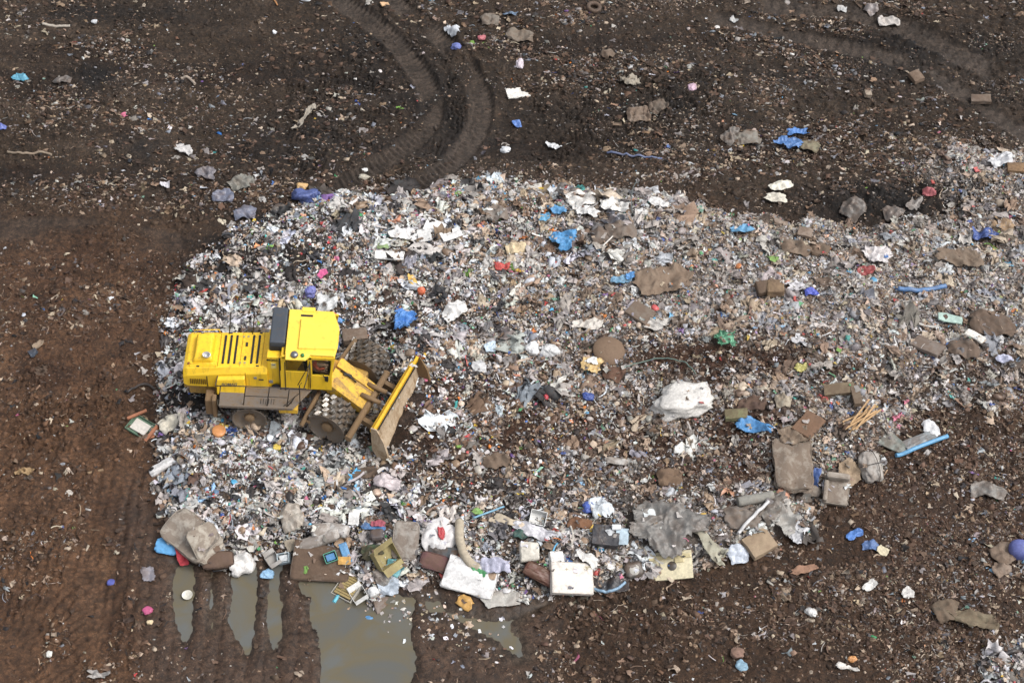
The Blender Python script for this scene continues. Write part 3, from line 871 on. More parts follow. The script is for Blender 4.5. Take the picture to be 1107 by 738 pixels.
for k in range(10): p.box((-2.86 + k * .062, yo - .945, 1.70), (.03, .04, .27), .006)
p.build('side_grille', paint('grille_dark', '#6a4e08', .3), hood)
p = PB(); p.box((-2.29, yo - .935, 1.72), (.03, .02, .55), .004); p.build('seal', M_BLACK, hood)
for x, y in ((-2.6, .74), (-1.6, .74), (-.55, .74), (-2.6, -.74), (-.55, -.74)):
    PB().box((x, yo + y, ztop(x) + .005), (.10, .05, .03), .008).build('latch', M_BLACK, hood)
p = PB(); p.box((-.62, yo - .945, 2.02), (.10, .012, .12), .003); p.build('sticker', mat_item('#8d8d86', 'plastic', .2), hood)
p = PB(); p.box((-.42, yo - .945, 1.94), (.16, .012, .07), .003); p.build('sticker', mat_item('#5a4a30', 'plastic', .2), hood)
for x, y in ((-1.16, -.6), (-1.0, -.6), (-1.14, .58), (-.98, .58)):
    PB().box((x, yo + y, ztop(x) + .012), (.07, .09, .012), .002).build('decal', mat_item('#b0a468', 'plastic', .2), hood)
p = PB()
for y in (-.86, .66): p.tube([(-2.9, y, 2.2), (-2.88, y, 2.42), (-2.0, y, 2.5), (-1.98, y, 2.3)], .018, 6)
p.build('grab_rail', M_YEL, hood)
# raised exhaust housing at the back of the hood
p = PB(); p.loft([[(-2.80, yo - .62, 2.2), (-2.80, yo + .58, 2.2), (-2.10, yo + .58, 2.26), (-2.10, yo - .66, 2.26)],
                  [(-2.76, yo - .56, 2.42), (-2.76, yo + .54, 2.46), (-2.12, yo + .54, 2.56), (-2.12, yo - .60, 2.52)],
                  [(-2.70, yo - .34, 2.56), (-2.70, yo + .48, 2.58), (-2.17, yo + .48, 2.66), (-2.17, yo - .36, 2.64)]], .05)
hump = p.build('exhaust_housing', M_YEL, root)
p = PB(); p.lathe([(.0, .02), (.07, .02), (.085, .16), (.105, .16), (.105, 0), (0, 0)], Matrix.Translation((-2.3, yo - .47, 2.56)) @ Matrix.Rotation(R(28), 4, 'X') @ Matrix.Diagonal((1.35, 1, 1, 1)), 24)
p.build('exhaust_outlet', M_CHROME, hump)
p = PB(); p.lathe([(0, .03), (.05, .03), (.055, 0)], Matrix.Translation((-2.92, yo - .62, 2.26)), 16); p.build('filler_cap', paint('rust_red', '#7a3a1c', .3), hood)
# side locker with lettering, sticking out of the hood side
p = PB(); p.loft([[(-1.95, -1.0, 1.3), (-.98, -1.0, 1.3), (-.98, -1.0, 2.12), (-1.95, -1.0, 2.02)], [(-1.95, -1.32, 1.34), (-.98, -1.32, 1.34), (-.98, -1.16, 2.06), (-1.95, -1.16, 1.96)]], .03)
lock = p.build('side_locker', M_YEL, root)
me = text_mesh('BOMAG', .15, .003, .25)
o = link('lettering', me, mat_item('#6a6250', 'plastic', .2), lock); o.rotation_euler = (R(72), 0, R(3)); o.location = (-1.78, -1.268, 1.80)
# column between hood and cab
p = PB(); p.box((.03, -.28, 2.2), (.48, 1.28, 1.68), .03); p.box((.24, .2, 2.1), (.1, 1.5, 1.4), .02)
colm = p.build('service_column', M_YEL, root)
me = text_mesh('BOMAG', .135, .003); o = link('lettering', me, M_BLACK, colm); o.rotation_euler = (R(90), 0, 0); o.location = (.02 - .16, -.925, 2.84); o.scale = (.62, 1, 1)
p = PB(); p.box((-.175, -.922, 2.885), (.075, .006, .075), 0, (0, R(45), 0)); p.build('emblem', M_BLACK, colm)
p = PB(); p.box((.02, -.924, 2.6), (.18, .02, .28), .006); p.build('control_panel', paint('pale_yellow', '#e8d27a', .1), colm)
p = PB(); p.box((.02, -.938, 2.66), (.12, .012, .06), .003); p.build('display', mat_item('#8a8f94', 'plastic', .2), colm)
PB().box((-.1, -.93, 1.72), (.14, .02, .16), .01).build('socket', mat_item('#8a8f94', 'plastic', .2), colm)
p = PB(); p.lathe([(0, .02), (.15, .02), (.17, 0), (0, 0)], Matrix.Translation((.08, -.985, 1.5)) @ Matrix.Rotation(R(90), 4, 'X'), 24); p.build('fuel_cap', M_BLACK, colm)
# slate air intake box behind the cab roof
p = PB(); p.loft([[(-.15, -.62, 3.02), (.42, -.62, 3.02), (.42, 1.02, 3.02), (-.15, 1.02, 3.02)], [(-.13, -.60, 3.47), (.40, -.60, 3.47), (.40, 1.0, 3.47), (-.13, 1.0, 3.47)]], .05)
dark = p.build('cooling_unit', M_SLATE, root)
p = PB()
for k in range(4): p.box((.135, -.628, 3.08 + k * .06), (.46, .02, .028), .004)
p.build('louvre', M_BLACK, dark)
# cab
p = PB()
p.box((.72, -1.03, 2.02), (.94, .07, .94), .012)
p.box((1.62, -1.03, 1.94), (.80, .07, .78), .012)
p.box((.36, -1.03, 2.85), (.16, .08, .80), .012); p.box((1.27, -1.03, 2.82), (.15, .08, .95), .012)
p.loft([[(1.93, -1.065, 2.3), (2.02, -1.065, 2.3), (2.02, -.985, 2.3), (1.93, -.985, 2.3)], [(2.05, -1.065, 3.32), (2.14, -1.065, 3.32), (2.14, -.985, 3.32), (2.05, -.985, 3.32)]], .01)
p.loft([[(1.93, .85, 2.3), (2.02, .85, 2.3), (2.02, .93, 2.3), (1.93, .93, 2.3)], [(2.05, .85, 3.32), (2.14, .85, 3.32), (2.14, .93, 3.32), (2.05, .93, 3.32)]], .01)
p.box((1.2, -1.03, 3.24), (1.76, .08, .13), .01); p.box((1.2, .89, 3.24), (1.76, .08, .13), .01)
p.box((1.15, .89, 1.98), (1.7, .07, .85), .012); p.box((.36, .89, 2.85), (.16, .08, .8), .01); p.box((1.27, .89, 2.8), (.12, .08, .9), .01)
p.box((.34, -.07, 2.4), (.09, 1.86, 1.7), .012)
p.box((1.98, -.07, 1.98), (.07, 1.86, .7), .012)
p.box((1.15, -.07, 1.55), (1.72, 1.9, .08), .01)
cab = p.build('cab', M_YEL, root)
p = PB(); p.box((.82, -1.035, 2.79), (.76, .02, .66), 0); p.build('side_window', M_GLASS, cab)
p = PB(); p.loft([[(1.345, -1.045, 2.33), (1.94, -1.045, 2.33), (1.94, -1.02, 2.33), (1.345, -1.02, 2.33)], [(1.345, -1.045, 3.18), (2.06, -1.045, 3.18), (2.06, -1.02, 3.18), (1.345, -1.02, 3.18)]], 0); p.build('side_window', M_GLASS, cab)
p = PB(); p.loft([[(1.97, -.98, 2.33), (1.99, -.98, 2.33), (1.99, .85, 2.33), (1.97, .85, 2.33)], [(2.09, -.98, 3.3), (2.11, -.98, 3.3), (2.11, .85, 3.3), (2.09, .85, 3.3)]], 0); p.build('windscreen', M_GLASS, cab)
p = PB(); p.box((1.15, .89, 2.8), (1.6, .02, .78), 0); p.build('side_window', M_GLASS, cab)
p = PB(); p.box((1.27, -1.075, 2.35), (.02, .012, 1.5), 0); p.box((.42, -1.075, 2.2), (.03, .012, 1.6), 0); p.box((.24, -1.0, 2.25), (.05, .1, 1.6), 0); p.build('door_seam', M_BLACK, cab)
p = PB(); p.tube([(1.72, -1.06, 2.34), (1.84, -1.1, 2.2), (1.86, -1.1, 2.05)], .02); p.box((1.84, -1.1, 2.22), (.12, .06, .22), .01); p.build('door_handle', M_BLACK, cab)
p = PB(); p.box((1.35, -.55, 1.98), (.5, .55, .14), .04); p.box((1.12, -.55, 2.3), (.14, .52, .66), .05, (0, R(-8), 0)); p.box((1.35, -.55, 1.78), (.35, .35, .34), .02); p.build('driver_seat', M_BLACK, cab)
p = PB(); p.tube([(1.93, -.58, 1.7), (1.86, -.58, 2.2)], .035)
p.lathe([(.17, -.015), (.20, -.015), (.20, .015), (.17, .015)], Matrix.Translation((1.86, -.58, 2.24)) @ Matrix.Rotation(R(-25), 4, 'Y'), 24, True); p.box((1.87, -.1, 1.8), (.1, .9, .3), .03)
p.build('steering_column', M_BLACK, cab)
# roof
p = PB()
p.loft([[(.44, -1.04, 3.31), (2.14, -1.04, 3.31), (2.22, -.55, 3.31), (2.22, .25, 3.31), (2.0, .93, 3.31), (.44, .93, 3.31)],
        [(.44, -1.04, 3.44), (2.10, -1.04, 3.40), (2.18, -.55, 3.42), (2.18, .25, 3.44), (1.96, .93, 3.44), (.44, .93, 3.47)]], .03)
p.box((1.1, .93, 3.42), (.46, .2, .16), .03)
roof = p.build('roof', M_YELROOF, cab)
p = PB(); p.loft([[(.86, -.86, 3.42), (2.16, -.80, 3.38), (2.20, -.55, 3.4), (2.20, .27, 3.42), (.86, .50, 3.42)], [(.88, -.83, 3.515), (2.12, -.76, 3.47), (2.15, -.55, 3.48), (2.15, .24, 3.50), (.88, .47, 3.535)]], .02)
p.build('roof_panel', M_YELROOF, roof) if False else p.build('roof_panel', M_YELROOF, cab)
p = PB(); p.box((1.06, .66, 3.46), (.42, .09, .012), .002); p.build('roof_seam', M_BLACK, cab)
p = PB(); p.loft([[(.46, -1.22, 3.27), (1.14, -1.22, 3.27), (1.32, -1.03, 3.29), (.46, -1.03, 3.33)], [(.46, -1.22, 3.33), (1.14, -1.22, 3.33), (1.32, -1.0, 3.43), (.46, -1.0, 3.455)]], .015)
p.build('rain_visor', M_YELROOF, cab)
p = PB(); p.lathe([(0, .12), (.10, .11), (.135, .05), (.135, 0), (0, 0)], Matrix.Translation((.76, -1.06, 3.38)), 24); p.build('work_light', mat_item('#8d8f90', 'metal', .25), root)
p = PB(); p.lathe([(0, .10), (.055, .085), (.065, 0), (0, 0)], Matrix.Translation((1.04, -1.08, 3.38)), 20); p.build('beacon', mat_item('#1f8a3c', 'plastic', .05), root)
# mirrors / aerials
for x, y, z, dx, dy, h in ((-1.67, .62, 2.3, .10, .12, 1.05), (-.85, .62, 2.4, .10, .12, 1.05)):
    PB().tube([(x, y, z), (x + dx, y + dy, z + h)], .022, 6).build('aerial', M_RAIL, root)
PB().tube([(.95, -1.62, 1.45), (.95, -1.6, 2.42), (1.02, -1.55, 2.5)], .02, 6).build('mirror_bracket', M_RAIL, root)
# deck and railing
p = PB()
p.loft([[(-1.86, -1.0, 1.42), (-1.82, -1.90, 1.42), (.72, -1.90, 1.42), (1.34, -.98, 1.42)], [(-1.86, -1.0, 1.47), (-1.82, -1.90, 1.47), (.72, -1.90, 1.47), (1.34, -.98, 1.47)]], .008)
p.box((-.55, -1.89, 1.44), (2.5, .03, .11), .005)
deck = p.build('deck', M_DECK, root)
p = PB(); p.tube([(-1.0, -1.42, 1.48), (.5, -1.42, 1.48)], .012, 5); p.tube([(.4, -1.8, 1.48), (.9, -1.2, 1.48)], .014, 5)
for k in range(6): p.box((-.4 + k * .09, -1.62, 1.476), (.02, .22, .012), 0)
p.build('deck_rib', M_RAIL, deck)
p = PB()
for x in (-1.78, -.93, -.12, .56): p.tube([(x - .05, -1.8, 1.45), (x + .06, -1.74, 2.40)], .022, 6)
p.tube([(-1.90, -1.76, 2.40), (-.9, -1.74, 2.42), (1.2, -1.72, 2.40)], .019, 6)
p.tube([(-1.90, -1.76, 2.40), (-1.86, -1.3, 2.38)], .019, 6)
p.tube([(1.28, -1.1, 3.0), (1.16, -1.5, 2.46), (1.1, -1.72, 2.36)], .018, 6); p.tube([(1.28, -1.1, 3.0), (.86, -1.3, 2.05)], .016, 6)
p.tube([(1.28, -1.08, 3.0), (1.28, -1.12, 1.7)], .016, 6)
p.tube([(.5, -1.8, 1.4), (.8, -1.72, 1.95), (.62, -1.66, 1.42)], .018, 6)
p.build('railing', M_RAIL, root)

# wheels: shell, hub and a drum of staggered cleats
def wheel_parts(parent, M, out, sc=1.0):
    w = .5; M = M @ Matrix.Diagonal((sc, 1, sc, 1))
    Rm = M @ Matrix.Rotation(R(90 if out < 0 else -90), 4, 'X')      # lathe Z becomes outward
    p = PB(); p.lathe([(0, -w), (.62, -w), (.66, -w), (.66, w), (.70, w + .01), (.70, w - .02), (.63, w - .03), (.60, w - .10), (.30, w - .16), (.24, w - .16), (0, w - .16)], Rm, 48)
    wh = p.build('wheel', M_WHEEL, parent)
    p = PB(); p.lathe([(.0, w - .02), (.16, w - .02), (.20, w - .05), (.21, w - .158), (0, w - .158)], Rm, 28)
    for k in range(8):
        a = k / 8 * 2 * math.pi
        p.lathe([(0, .03), (.022, .03), (.025, 0)], Rm @ Matrix.Translation((.26 * math.cos(a), .26 * math.sin(a), w - .16)), 6)
    p.build('hub', M_MUDDY, wh)
    b = bmesh.new(); n = 14
    for row in range(5):
        zc = -w + .1 + row * .2
        for k in range(n):
            a0 = (k + (row % 2) * .5 + row * .18) / n * 2 * math.pi
            hw, hl = .088, .075
            vs = []
            for rr, ww, ll, sh in ((.655, hw * 1.1, hl, 0), (.765, hw, hl * .36, .05)):
                for dz, dl in ((-ww, -ll), (ww, -ll), (ww, ll), (-ww, ll)):
                    a = a0 + (dl + sh) / rr + (.035 if dz > 0 else -.035) / rr
                    vs.append(b.verts.new((rr * math.cos(a), rr * math.sin(a), zc + dz)))
            for f in ((0, 1, 2, 3), (4, 7, 6, 5), (0, 4, 5, 1), (1, 5, 6, 2), (2, 6, 7, 3), (3, 7, 4, 0)): b.faces.new([vs[i] for i in f])
    bmesh.ops.recalc_face_normals(b, faces=b.faces)
    p = PB(); p._merge(b, Rm); p.build('cleats', M_CLEAT, wh)
    return wh
wheel_parts(root, Matrix.Translation((-.81, -1.37, .70)), -1, .86)
wheel_parts(root, Matrix.Translation((-.81, 1.37, .70)), 1, .86)

FR = Matrix.Translation((1.2, .1, 0)) @ Matrix.Rotation(R(-22.5), 4, 'Z')      # steered front half
ROLL = FR
wheel_parts(root, FR @ Matrix.Translation((1.5, -1.37, .80)), -1)
wheel_parts(root, FR @ Matrix.Translation((1.5, 1.37, .80)), 1)
def fpart(p, name, mat, parent=root, **k): return p.build(name, mat, parent, FR, **k)
p = PB()
p.box((.45, -.05, 1.3), (1.5, .95, .62), .06); p.box((1.5, 0, .85), (.7, 1.75, .55), .06)
p.loft([[(.3, -.52, 1.1), (.3, .42, 1.1), (.3, .40, 1.72), (.3, -.5, 1.72)], [(1.15, -.60, 1.0), (1.15, .45, 1.0), (1.15, .38, 1.80), (1.15, -.58, 1.80)],
        [(2.5, -.62, .72), (2.5, .42, .72), (2.5, .36, 1.02), (2.5, -.58, 1.02)]], .03)
fpart(p, 'front_frame', M_FRAME)
p = PB()
sl = math.atan2(.78, 1.35)
p.loft([[(1.0, -.72, 1.80), (1.0, -.05, 1.84), (1.0, -.05, 1.90), (1.0, -.72, 1.86)], [(2.42, -.70, 1.00), (2.42, -.02, 1.04), (2.42, -.02, 1.10), (2.42, -.70, 1.06)]], .008)
p.loft([[(1.0, -.76, 1.3), (1.0, -.72, 1.3), (1.0, -.72, 1.86), (1.0, -.76, 1.86)], [(2.44, -.74, .74), (2.44, -.70, .74), (2.44, -.70, 1.06), (2.44, -.74, 1.06)]], .008)
p.loft([[(1.02, .0, 1.92), (1.02, .36, 1.94), (1.02, .36, 1.99), (1.02, .0, 1.97)], [(2.48, .12, 1.02), (2.48, .40, 1.04), (2.48, .40, 1.10), (2.48, .12, 1.08)]], .008)
p.loft([[(1.05, .36, 1.25), (1.05, .40, 1.25), (1.05, .40, 1.97), (1.05, .36, 1.97)], [(2.46, .38, .9), (2.46, .42, .9), (2.46, .42, 1.08), (2.46, .38, 1.08)]], .008)
fpart(p, 'front_cover', M_YELDIRTY)
p = PB(); p.box((1.45, -.02, 1.70), (.34, .12, .06), .02, (0, sl, .4)); p.tube([(1.2, -.05, 1.85), (1.5, -.04, 1.72), (1.8, -.06, 1.52)], .03, 6); fpart(p, 'hydraulic_hose', M_BLACK)
PBb = PB(); PBb.tube([(2.43, -2.05, .98), (2.43, 1.15, 1.06)], .12, 14); PBb.box((2.43, -2.0, .96), (.22, .06, .26), .02); PBb.box((2.43, 1.1, 1.04), (.22, .06, .26), .02)
fpart(PBb, 'cross_beam', M_MUDDY)
p = PB(); p.tube([(.69, -2.15, .86), (.69, -.7, 1.16)], .085, 10)
for k in range(4): p.box((.80, -1.0 - k * .3, 1.05 - k * .06), (.22, .06, .10), .01)
fpart(p, 'scraper_bar', M_MUDDY)
p = PB(); p.tube([(.69, 2.15, .86), (.69, .7, 1.1)], .085, 10); fpart(p, 'scraper_bar', M_MUDDY)
for v in (-.95, .85):
    p = PB(); p.loft([[(2.3, v - .09, .72), (2.3, v + .09, .72), (2.3, v + .09, .98), (2.3, v - .09, .98)], [(3.38, v - .09, .35), (3.38, v + .09, .35), (3.38, v + .09, .62), (3.38, v - .09, .62)]], .02)
    fpart(p, 'push_arm', M_MUDDY)
for v in (-.30, .22):
    p = PB(); p.tube([(2.1, v, 1.28), (2.85, v + .02, 1.18)], .085, 12); cy = fpart(p, 'lift_cylinder', M_MUDDY)
    p = PB(); p.tube([(2.84, v + .02, 1.18), (3.34, v + .04, 1.10)], .04, 10); p.build('rod', M_CHROME, cy)
# blade: curved mouldboard, top rail, end plates, cutting edge
HB = 1.75
prof = [(3.76, .06), (3.58, .26), (3.44, .55), (3.34, .88), (3.29, 1.2), (3.31, 1.50)]
p = PB(); p.loft([[(x, -HB, z) for x, z in prof] + [(x - .05, -HB, z) for x, z in prof[::-1]], [(x, HB, z) for x, z in prof] + [(x - .05, HB, z) for x, z in prof[::-1]]], 0)
for v in (-1.3, -.6, 0, .6, 1.3): p.box((3.27, v, .75), (.10, .05, 1.1), .01)
blade = fpart(p, 'blade', M_BLADE)
p = PB(); p.loft([[(3.19, -HB - .02, 1.50), (3.34, -HB - .02, 1.50), (3.37, -HB - .02, 1.74), (3.27, -HB - .02, 1.76)], [(3.19, HB + .02, 1.50), (3.34, HB + .02, 1.50), (3.37, HB + .02, 1.74), (3.27, HB + .02, 1.76)]], .012)
p.box((3.17, 0, 1.42), (.12, 3.4, .14), .01)
o = p.build('top_rail', paint('blade_yellow', '#d9a81a', .32, .5), blade)
p = PB(); p.box((3.35, 0, 1.45), (.04, 3.46, .07), .004); p.build('seam', M_BLACK, blade)
for s in (-1, 1):
    pr = [(3.18, 1.74), (3.40, 1.74), (3.70, 1.2), (3.86, .60), (3.88, .08), (3.55, .0), (3.24, .6)]
    y0 = s * (HB + .01); y1 = s * (HB + .06)
    p = PB(); p.loft([[(x, y0, z) for x, z in pr], [(x, y1 + s * max(0, x - 3.4) * .12, z) for x, z in pr]], .006)
    p.build('end_plate', paint('end_plate_paint', '#a8864a', .75, .6, '#84694a', 2.2) if s > 0 else M_BLADE, blade)
p = PB(); p.box((3.80, 0, .05), (.22, 3.5, .04), .008, (0, R(12), 0)); p.build('cutting_edge', M_CLEAT, blade)

# driver -------------------------------------------------------------
def skin_body(name, pts, edges, mat, parent=None, sub=1, **props):
    me = bpy.data.meshes.new(name); me.from_pydata([q[:3] for q in pts], edges, [])
    o = bpy.data.objects.new(name, me); COL.objects.link(o)
    m = o.modifiers.new('skin', 'SKIN'); m.use_smooth_shade = True
    for i, q in enumerate(pts):
        sv = me.skin_vertices[0].data[i]; sv.radius = (q[3], q[4] if len(q) > 4 else q[3]); sv.use_root = (i == 0)
    sd_ = o.modifiers.new('sub', 'SUBSURF'); sd_.levels = sub; sd_.render_levels = sub
    dg = bpy.context.evaluated_depsgraph_get(); nm = bpy.data.meshes.new_from_object(o.evaluated_get(dg))
    bpy.data.objects.remove(o); bpy.data.meshes.remove(me)
    nm.materials.clear()
    o = link(name, nm, mat, parent, **props)
    for f in nm.polygons: f.use_smooth = True
    return o
RM = Matrix.Translation((OX, OY, HM - .10)) @ Matrix.Rotation(TILT, 4, 'Y') @ Matrix.Translation((.42, -.38, .06))
body_pts = [(.93, -.2, 2.12, .15, .13), (.91, -.2, 2.32, .15, .12), (.92, -.2, 2.52, .19, .12), (.94, -.2, 2.66, .07, .07), (.96, -.2, 2.74, .08, .08), (.97, -.2, 2.84, .10, .11), (.97, -.2, 2.93, .06, .07),
            (.95, -.40, 2.58, .075), (1.12, -.47, 2.34, .055), (1.36, -.36, 2.30, .04), (1.43, -.33, 2.31, .04), (.95, .0, 2.58, .075), (1.12, .07, 2.34, .055), (1.36, -.04, 2.30, .04), (1.43, -.06, 2.31, .04),
            (1.0, -.31, 2.10, .10), (1.40, -.33, 2.10, .08), (1.48, -.33, 1.70, .055), (1.62, -.33, 1.64, .045), (1.0, -.09, 2.10, .10), (1.40, -.07, 2.10, .08), (1.48, -.07, 1.70, .055), (1.62, -.07, 1.64, .045)]
edges = [(0, 1), (1, 2), (2, 3), (3, 4), (4, 5), (5, 6), (2, 7), (7, 8), (8, 9), (9, 10), (2, 11), (11, 12), (12, 13), (13, 14), (0, 15), (15, 16), (16, 17), (17, 18), (0, 19), (19, 20), (20, 21), (21, 22)]
drv = skin_body('person', body_pts, edges, mat_item('#b98a6c', 'fabric', .05), None, 1, label='driver in an orange jacket seated behind the dark glass of the yellow cab', category='person')
drv.matrix_world = RM
jk = [(x, y, z, r[0] * 1.12, (r[1] if len(r) > 1 else r[0]) * 1.12) for x, y, z, *r in [body_pts[i] for i in (0, 1, 2, 7, 8, 9, 11, 12, 13)]]
jk[1] = (.91, -.2, 2.32, .18, .15)
skin_body('jacket', jk, [(0, 1), (1, 2), (2, 3), (3, 4), (4, 5), (2, 6), (6, 7), (7, 8)], mat_item('#e0561c', 'fabric', .05), drv, 1)
PB().lathe([(.125, 0), (.12, .07), (.08, .12), (0, .14)], Matrix.Translation((.965, -.2, 2.87)), 20).build('hard_hat', mat_item('#e0561c', 'plastic', .05), drv)
ITEM_SPOTS += [(OX - .81, OY - 1.4, .5), (OX + 1.2 + 1.5 * .924 - 1.37 * .383, OY + .1 - 1.5 * .383 - 1.37 * .924, .6), (OX + 4.6, OY - 1.3, .7), (OX + 5.0, OY - .4, .7), (OX + 4.3, OY - 2.2, .7)]
# ------------------------------------------------------------------ discarded things, one by one
def nz(p, s, seed): return mnoise.noise(Vector((p[0] * s + seed * 7.1, p[1] * s + seed * 3.3, p[2] * s + seed)))
_sd = [0]
def nxt(): _sd[0] += 1; return _sd[0]

def finish(me, name, px, py, yaw, hexc, kind, dirt, cat, label, group=None, tilt=(0, 0), lift=0.0, rad=.3):
    x, y, z = place(px, py); lift *= .7
    n1 = np.array([float(Hh(x + .25, y)) - float(Hh(x - .25, y)), float(Hh(x, y + .25)) - float(Hh(x, y - .25))]) / .5
    o = link(name, me, mat_item(hexc, kind, dirt), None, label=label, category=cat, group=group)
    nrm = Vector((-n1[0], -n1[1], 1)).normalized()
    q = Vector((0, 0, 1)).rotation_difference(nrm)
    from mathutils import Euler
    q = q @ Euler((R(tilt[0]), R(tilt[1]), R(yaw))).to_quaternion()
    o.rotation_mode = 'QUATERNION'; o.rotation_quaternion = q
    o.location = (x, y, z + lift)
    ITEM_SPOTS.append((x, y, rad))
    return o

def sack(name, px, py, L, Wd, H, yaw, hexc, cat, label, kind='film', lump=.16, knot=False, dirt=.35, tilt=(0, 0), group=None, creases=2, lift=.03):
    if creases > 1 and not knot and L >= .5 and name not in ('tied_bundle', 'big_white_bag', 'pillow', 'round_cushion', 'white_jug'):
        return sheet(name, px, py, L * 1.12, Wd * 1.15, yaw, hexc, cat, label, kind, fold=max(.05, H * .30), dirt=min(.7, dirt * 1.1), group=group, lift=.02, torn=.14, folds=1.5 if kind == 'film' else 1.1, n=36, dome=H * .62)
    s = nxt(); b = bmesh.new(); bmesh.ops.create_icosphere(b, subdivisions=4, radius=1)
    for v in b.verts:
        c = v.co.copy(); e = .78
        c = Vector([math.copysign(abs(t) ** e, t) for t in c])
        w = Vector((nz(c, .9, s + 11), nz(c, .9, s + 12), nz(c, .9, s + 13))) * .6
        f = 1 + lump * nz(c, 1.0, s) * 2.6
        lu = (lump * .6 + .12) if creases > 1 else lump * .4
        for fr, am in ((1.3 * creases / 2, .7), (2.8, .55), (6.0, .26)):
            f += lu * am * (.42 - abs(nz(c + w, fr, s + fr)) * 2.2)
        c = c * f
        v.co = Vector((c.x * L / 2, c.y * Wd / 2, max(c.z, -.55) * H * .62 + H * .30))
    me = bpy.data.meshes.new(name); b.to_mesh(me); b.free()
    for f in me.polygons: f.use_smooth = True
    o = finish(me, name, px, py, yaw, hexc, kind, dirt, cat, label, group, tilt, lift, max(L, Wd) * .45)
    if knot:
        p = PB(); p.lathe([(0, -.02), (L * .14, 0), (L * .05, L * .10), (L * .06, L * .14), (L * .15, L * .24), (L * .04, L * .22), (0, L * .2)],
                          Matrix.Translation((L * .46, 0, H * .45)) @ Matrix.Rotation(R(70), 4, 'Y'), 10)
        for v in p.bm.verts: v.co += Vector([nz(v.co, 9, s + k) for k in range(3)]) * L * .05
        p.build('knot', o.data.materials[0], o)
    return o

def sheet(name, px, py, L, Wd, yaw, hexc, cat, label, kind='film', fold=.10, dirt=.3, group=None, lift=.10, torn=.25, thick=.012, folds=1.7, n=40, dome=0.0):
    """a thin crumpled sheet that drapes on the ground under it"""
    s = nxt(); fa = random.uniform(0, 3.1); fc, fs = math.cos(fa), math.sin(fa); x0, y0, _ = place(px, py); ca, sa_ = math.cos(R(yaw)), math.sin(R(yaw))
    m = max(10, int(n * Wd / L)) if Wd < L else n
    V = []
    for i in range(n):
        for j in range(m):
            u, v = i / (n - 1) * 2 - 1, j / (m - 1) * 2 - 1
            a = math.atan2(v, u)
            rd = .55
            uu, vv = u * math.sqrt(1 - rd * v * v / 2), v * math.sqrt(1 - rd * u * u / 2)
            er = 1 - torn * max(abs(u), abs(v)) ** 2 * (.4 + 1.0 * nz((math.cos(a), math.sin(a), 0), 1.3, s) + .35 * nz((u, v, 2), 4.0, s) + .3 * nz((u, v, 2), 10.0, s))
            uu *= er; vv *= er
            lx, ly = uu * L / 2 + .10 * L * nz((u, v, 0), 1.2, s + 5), vv * Wd / 2 + .10 * L * nz((u, v, 1), 1.2, s + 6)
            qx, qy = lx * fc - ly * fs, lx * fs + ly * fc
            qx += .25 * nz((lx, ly, 5), 1.5, s + 21)
            r0 = 1 - 2.6 * abs(nz((qx * .5, qy * 1.5, 1), folds * .75, s + 1))
            r1 = 1 - 2.6 * abs(nz((qx * .8, qy * 1.8, 0), folds * 1.5, s + 2))
            r2 = 1 - 2.6 * abs(nz((qx, qy, 3), folds * 3.2, s + 3))
            z = fold * (r0 * .75 + r1 * .42 + r2 * .2) + fold * .7 * nz((u, v, 0), 1.0, s + 8)
            if dome: z += dome * (max(0, 1 - (u * u + v * v) * .62) ** .5) * (.75 + .6 * nz((u, v, 4), 1.3, s + 31)) - dome * .1
            lx -= fold * .6 * nz((qx, qy * 2, 0), folds, s + 2); ly -= fold * .6 * nz((qx, qy * 2, 7), folds, s + 2)
            V.append((lx, ly, z))
    x = np.array([q[0] for q in V]); y = np.array([q[1] for q in V])
    gx, gy = x0 + ca * x - sa_ * y, y0 + sa_ * x + ca * y
    base = float(Hh(x0, y0)); g = Hh(gx, gy) - base
    z = g * .9 + np.array([q[2] for q in V]) + lift
    z = np.maximum(z, g + .03)
    idx_ = np.arange(n * m).reshape(n, m)
    F_ = np.stack([idx_[:-1, :-1], idx_[1:, :-1], idx_[1:, 1:], idx_[:-1, 1:]], -1).reshape(-1, 4)
    N = n * m
    lo = np.stack([x, y, z - thick], -1); hi = np.stack([x, y, z], -1)
    rim = list(idx_[:, 0]) + list(idx_[-1, 1:]) + list(idx_[::-1, -1][1:]) + list(idx_[0, ::-1][1:-1])
    rf = [(rim[k], rim[(k + 1) % len(rim)], rim[(k + 1) % len(rim)] + N, rim[k] + N) for k in range(len(rim))]
    Fall = np.concatenate([F_, F_[:, ::-1] + N, np.array([f[::-1] for f in rf])])
    me = mesh_np(name, np.concatenate([hi, lo]), Fall, 4, True)
    o = link(name, me, mat_item(hexc, kind, dirt), None, label=label, category=cat, group=group)
    o.location = (x0, y0, base); o.rotation_euler = (0, 0, R(yaw))
    for t in (-.3, 0, .3): ITEM_SPOTS.append((x0 + ca * t * L, y0 + sa_ * t * L, min(Wd * .5, L * .4)))
    return o

